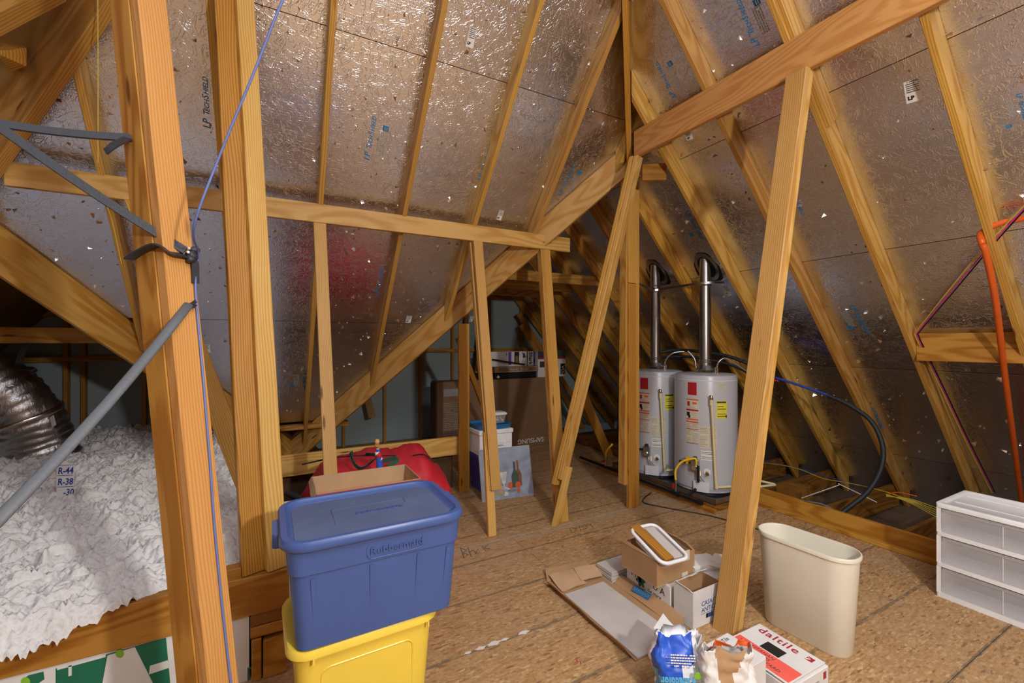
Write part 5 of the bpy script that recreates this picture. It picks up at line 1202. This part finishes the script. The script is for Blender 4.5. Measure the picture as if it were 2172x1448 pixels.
# drain pan on a low platform
def pan():
    t = thing('drain_pan', (3.92, 3.37, 0), 'shallow metal drain pan under both water heaters', 'pan')
    x0, x1, y0, y1 = -.345, .335, -.70, .70
    box('bottom', (x0, y0, .052), (x1 + .0, y1, .0555), 'aluminium_pan', t)
    for a, b in (((x0, y0, .052), (x0 + .003, y1, .105)), ((x1 - .003, y0, .052), (x1, y1, .105)), ((x0, y0, .052), (x1, y0 + .003, .105)), ((x0, y1 - .003, .052), (x1, y1, .105))): box('side', a, b, 'aluminium_pan', t)
pan()
t = thing('heater_platform', (3.80, 3.37, 0), 'low plywood platform edged with a wood strip under the heaters', 'platform')
box('deck', (-.265, -.72, .0), (.47, .74, .05), 'pine_old', t, bev=.002); beam('edge_strip', (3.515, 2.62, .02), (3.515, 4.25, .02), .03, .04, (0, 0, 1), 'pine_honey', t)
# gas piping
def pipe(name, pts, r, mat, label, cat='pipe', sub=8, n=10): return tag(tube(name, pts, r, mat, n=n, sub=sub), label, cat)
gp = thing('gas_pipe', (3.46, 3.4, 0), 'black iron gas pipe along the heater platform', 'pipe'); g0 = gp.location
def G(*p): return Vector(p) - g0
tube('main_pipe', [G(3.46, 2.75, .075), G(3.46, 4.55, .075)], .017, 'iron', gp, 12, 1); tube('tee', [G(3.46, 2.98, .075), G(3.46, 3.06, .075)], .025, 'iron', gp, 12, 1); tube('riser', [G(3.46, 3.02, .075), G(3.46, 3.02, .21)], .012, 'galvanised', gp, 10, 1)
tube('side_stub', [G(3.46, 2.90, .075), G(3.62, 2.92, .12)], .014, 'iron', gp, 10, 1); tube('end_cap', [G(3.46, 2.72, .075), G(3.46, 2.78, .075)], .022, 'iron', gp, 12, 1)
tube('flex_hose', [G(3.46, 3.02, .20), G(3.47, 3.03, .30), G(3.52, 3.0, .38), G(3.58, 2.93, .42), G(3.60, 2.90, .42), G(3.61, 2.90, .36)], .011, 'yellow_gas', gp, 10, 8); box('hose_tag', (.10, -.42, .36), (.16, -.415, .43), 'yellow_gas', gp); tube('drop_leg', [G(3.61, 2.88, .36), G(3.61, 2.88, .20)], .012, 'iron', gp, 10, 1)
box('valve_handle', (-.04, -.385, .13), (-.025, -.37, .18), 'red_knob', gp)
tube('riser', [G(3.46, 4.05, .075), G(3.46, 4.05, .20)], .012, 'galvanised', gp, 10, 1); tube('flex_hose', [G(3.46, 4.05, .20), G(3.44, 4.02, .27), G(3.50, 3.98, .36)], .011, 'yellow_gas', gp, 10, 8); box('valve_handle', (-.03, .70, .12), (.03, .72, .14), 'red_knob', gp)
tag(tube('power_cable', [(3.42, 3.30, .006), (3.15, 3.15, .006), (3.22, 2.95, .006), (3.42, 2.62, .006), (3.50, 2.35, .006), (3.55, 2.15, .006), (3.60, 2.0, .006)], .005, 'black', n=6), 'black cord lying on the deck in front of the heaters', 'cord')
# ------------------------------------------------------------------ water lines
tag(tube('flex_connector', [(3.99, 3.64, 1.29), (3.99, 3.62, 1.36), (4.03, 3.56, 1.43), (4.12, 3.48, 1.45)], .011, 'galvanised', n=10), 'braided connector on the farther heater', 'pipe'); tag(tube('flex_connector', [(3.99, 2.96, 1.29), (4.00, 2.94, 1.36), (4.06, 2.90, 1.39), (4.18, 2.82, 1.30), (4.30, 2.74, 1.20)], .011, 'galvanised', n=10), 'braided connector on the right of the nearer heater', 'pipe')
tag(tube('flex_connector', [(3.94, 3.17, 1.28), (3.95, 3.2, 1.38), (3.92, 3.26, 1.46)], .011, 'galvanised', n=10), 'short braided connector on the left of the nearer heater', 'pipe')
wl = [atx(1398, 748, 4.10), atx(1440, 742, 4.25), atx(1530, 752, 4.40), atx(1590, 772, 4.50), atx(1645, 798, 4.58)]
pipe('insulated_pipe', wl, .019, 'black_rubber', 'upper black insulated pipe behind the heaters')
pipe('insulated_pipe', [atx(1405, 757, 4.15), atx(1470, 757, 4.32), atx(1545, 772, 4.48), atx(1600, 795, 4.55), atx(1638, 800, 4.60)], .016, 'black_rubber', 'lower black insulated pipe behind the heaters')
pipe('blue_pipe', [atx(1632, 797, 4.60), atx(1690, 815, 4.66), atx(1768, 842, 4.72)], .013, 'blue_pex', 'blue water pipe between the insulated pipes')
pipe('insulated_pipe', [atx(1755, 838, 4.71), atx(1800, 858, 4.74), atx(1848, 893, 4.76), atx(1872, 945, 4.74), atx(1868, 995, 4.68), atx(1840, 1043, 4.58), atx(1795, 1080, 4.45), atx(1780, 1092, 4.40)], .020, 'black_rubber', 'black insulated pipe looping down into the eave bay')
tag(tube('red_clip', [atx(1640, 806, 4.56), atx(1652, 808, 4.57)], .010, 'red_knob', sub=1), 'small red clip on the blue pipe joint', 'clip')
pipe('drain_line', [(4.35, 4.4, .035), (4.35, 1.0, .035)], .022, 'black_rubber', 'black insulated pipe lying along the eave bay', sub=1)
pipe('drain_pipe', [atz(1560, 1034, .16), atz(1600, 1033, .16), atz(1644, 1028, .16)], .012, 'cpvc', 'cream drain pipe leaving the heater pan', sub=1); pipe('drain_pipe', [atz(1565, 1008, .17), atz(1605, 1018, .165), atz(1644, 1027, .16)], .012, 'cpvc', 'second cream drain pipe joining at the elbow', sub=1)
# ------------------------------------------------------------------ wires and conduit
pipe('yellow_wire', [atx(1560, 980, 5.0), atx(1620, 981, 4.95), atx(1690, 993, 4.9), atx(1745, 1014, 4.85), atx(1800, 1024, 4.8), atx(1880, 1043, 4.7), atx(1960, 1072, 4.65), atx(2020, 1095, 4.6)], .004, 'yellow_wire', 'yellow cable running along the joists', 'cable', n=6)
pipe('blue_wire', [atx(1600, 974, 5.0), atx(1690, 992, 4.95), atx(1760, 1012, 4.9), atx(1820, 1030, 4.85)], .004, 'blue_pex', 'blue cable beside the yellow cable on the joists', 'cable', n=6)
for k, w_ in enumerate(('lowest', 'second lowest', 'middle', 'second highest', 'highest')[::-1]): pipe('yellow_wire', [atx(1880, 1052 - k, 4.62), atx(1930, 1058 + k * 2, 4.60), atx(1990, 1078 + k * 5, 4.58), atx(2040, 1096 + k * 6, 4.56)], .0035, 'yellow_wire', w_ + ' strand of the yellow cable bundle behind the drawer unit', 'cable', n=6)['group'] = 'yellow cable bundle'
pipe('red_wire', [atx(1880, 1050, 4.64), atx(1905, 1044, 4.63), atx(1945, 1052, 4.62)], .004, 'label_orange', 'short reddish cable on the joist', 'cable', n=6)
pipe('white_wire', [atx(1700, 1056, 4.5), atx(1775, 1030, 4.62), atx(1783, 1028, 4.62), atx(1860, 1065, 4.55)], .0035, 'label_white', 'thin white wire bent over the joist', 'cable', n=6)
pipe('grey_cord', [atz(1590, 1088, .006), atz(1630, 1060, .02), (4.10, 2.15, .165), (4.16, 2.0, .15), (4.25, 1.9, .02)], .005, 'grey_wire', 'dark cord looping over the curb board', 'cord', n=6)
oc = [on_right(2230, 438, .10), on_right(2172, 462, .12), on_right(2120, 474, .14), on_right(2082, 494, .18), on_right(2083, 515, .24), on_right(2092, 540, .27), on_right(2112, 640, .28), on_right(2132, 800, .26), on_right(2152, 950, .22), on_right(2166, 1062, .18)]
P = smooth_path(oc, 30); bm = bmesh.new(); sweep(bm, P, circ(.0175, 12), scale=[1. + (.06 if i % 2 else -.03) for i in range(len(P))]); tag(bm_obj('orange_conduit', bm, 'orange_pipe', smooth=True, autos=60), 'orange corrugated conduit bending down the right slope', 'conduit')
for k, (mt, dx, l) in enumerate((('pink_wire', 0, 'pink wire stapled along the right rafter'), ('black', 3, 'black wire stapled beside the pink wire'), ('yellow_wire', -4, 'yellow-green wire stapled beside the pink wire'))):
    pipe('stapled_wire', [on_right(2200 + dx, 412, .17), on_right(2100 + dx, 520 + dx, .17), on_right(2020 + dx, 615 + dx, .16), on_right(1950 + dx, 700, .155), on_right(1946 + dx, 712, .155), on_right(1956 + dx, 735, .155), on_right(2000 + dx, 825, .155), on_right(2050 + dx, 930, .155), on_right(2108 + dx, 1045, .155)], .0042, mt, l, 'wire', n=6)
# end-grain crate of stacked shims in the eave bay
t = thing('shim_stack', (4.62, 2.55, -.0), 'block of stacked wood shims in the eave bay', 'wood stack')
for k in range(5): box('shim', (-.16 + .066 * k, -.10, -.10), (-.103 + .066 * k, .08, .10), 'pine_old', t, bev=.002)
# scribbles and a paint crumb on the deck
def scribble(name, strokes, label):
    bm = bmesh.new()
    for st in strokes: sweep(bm, smooth_path([atz(u, v, .0006) for u, v in st], 4), circ(.0022, 4))
    tag(bm_obj(name, bm, 'print_dark'), label, 'writing')
scribble('floor_writing', [[(976, 1160), (984, 1182)], [(977, 1163), (990, 1166), (982, 1172), (992, 1176), (984, 1183)], [(992, 1160), (1000, 1180)], [(996, 1172), (1004, 1166), (1010, 1175)], [(1014, 1164), (1010, 1172), (1018, 1172)], [(1022, 1157), (1030, 1168)], [(1036, 1154), (1028, 1162), (1040, 1164)]], 'marker scribble on the deck beside the blue tub')
scribble('floor_writing', [[(1208, 1120), (1214, 1130)], [(1212, 1119), (1222, 1122), (1216, 1130)], [(1228, 1115), (1232, 1125)], [(1238, 1112), (1246, 1118), (1240, 1122)], [(1252, 1110), (1258, 1118)]], 'marker scribble on the deck near the slanted brace foot')
bm = bmesh.new(); sweep(bm, smooth_path([atz(u, v, .001) for u, v in ((1222, 1398), (1226, 1404), (1220, 1404), (1230, 1402), (1232, 1408))], 3), circ(.002, 4)); tag(bm_obj('red_thread', bm, 'print_red'), 'scrap of dark red thread on the deck', 'thread')
for k, (u, v, s_) in enumerate(((1018, 1372, .018), (1046, 1361, .024), (1068, 1352, .014), (1110, 1340, .020), (992, 1384, .012))):
    p = atz(u, v, 0); bm = bmesh.new(); P = [(s_ * 1.6 * math.cos(2*math.pi*i/14) * (1 + .3 * math.sin(i * 2.3 + k)), s_ * .55 * math.sin(2*math.pi*i/14) * (1 + .3 * math.cos(i * 1.7)), 0) for i in range(14)]
    loft(bm, [P, [(x, y, .0015) for x, y, z in P]]); o = bm_obj('filler_smear', bm, 'paper', floor); o.location = (p.x, 2.045, 0)
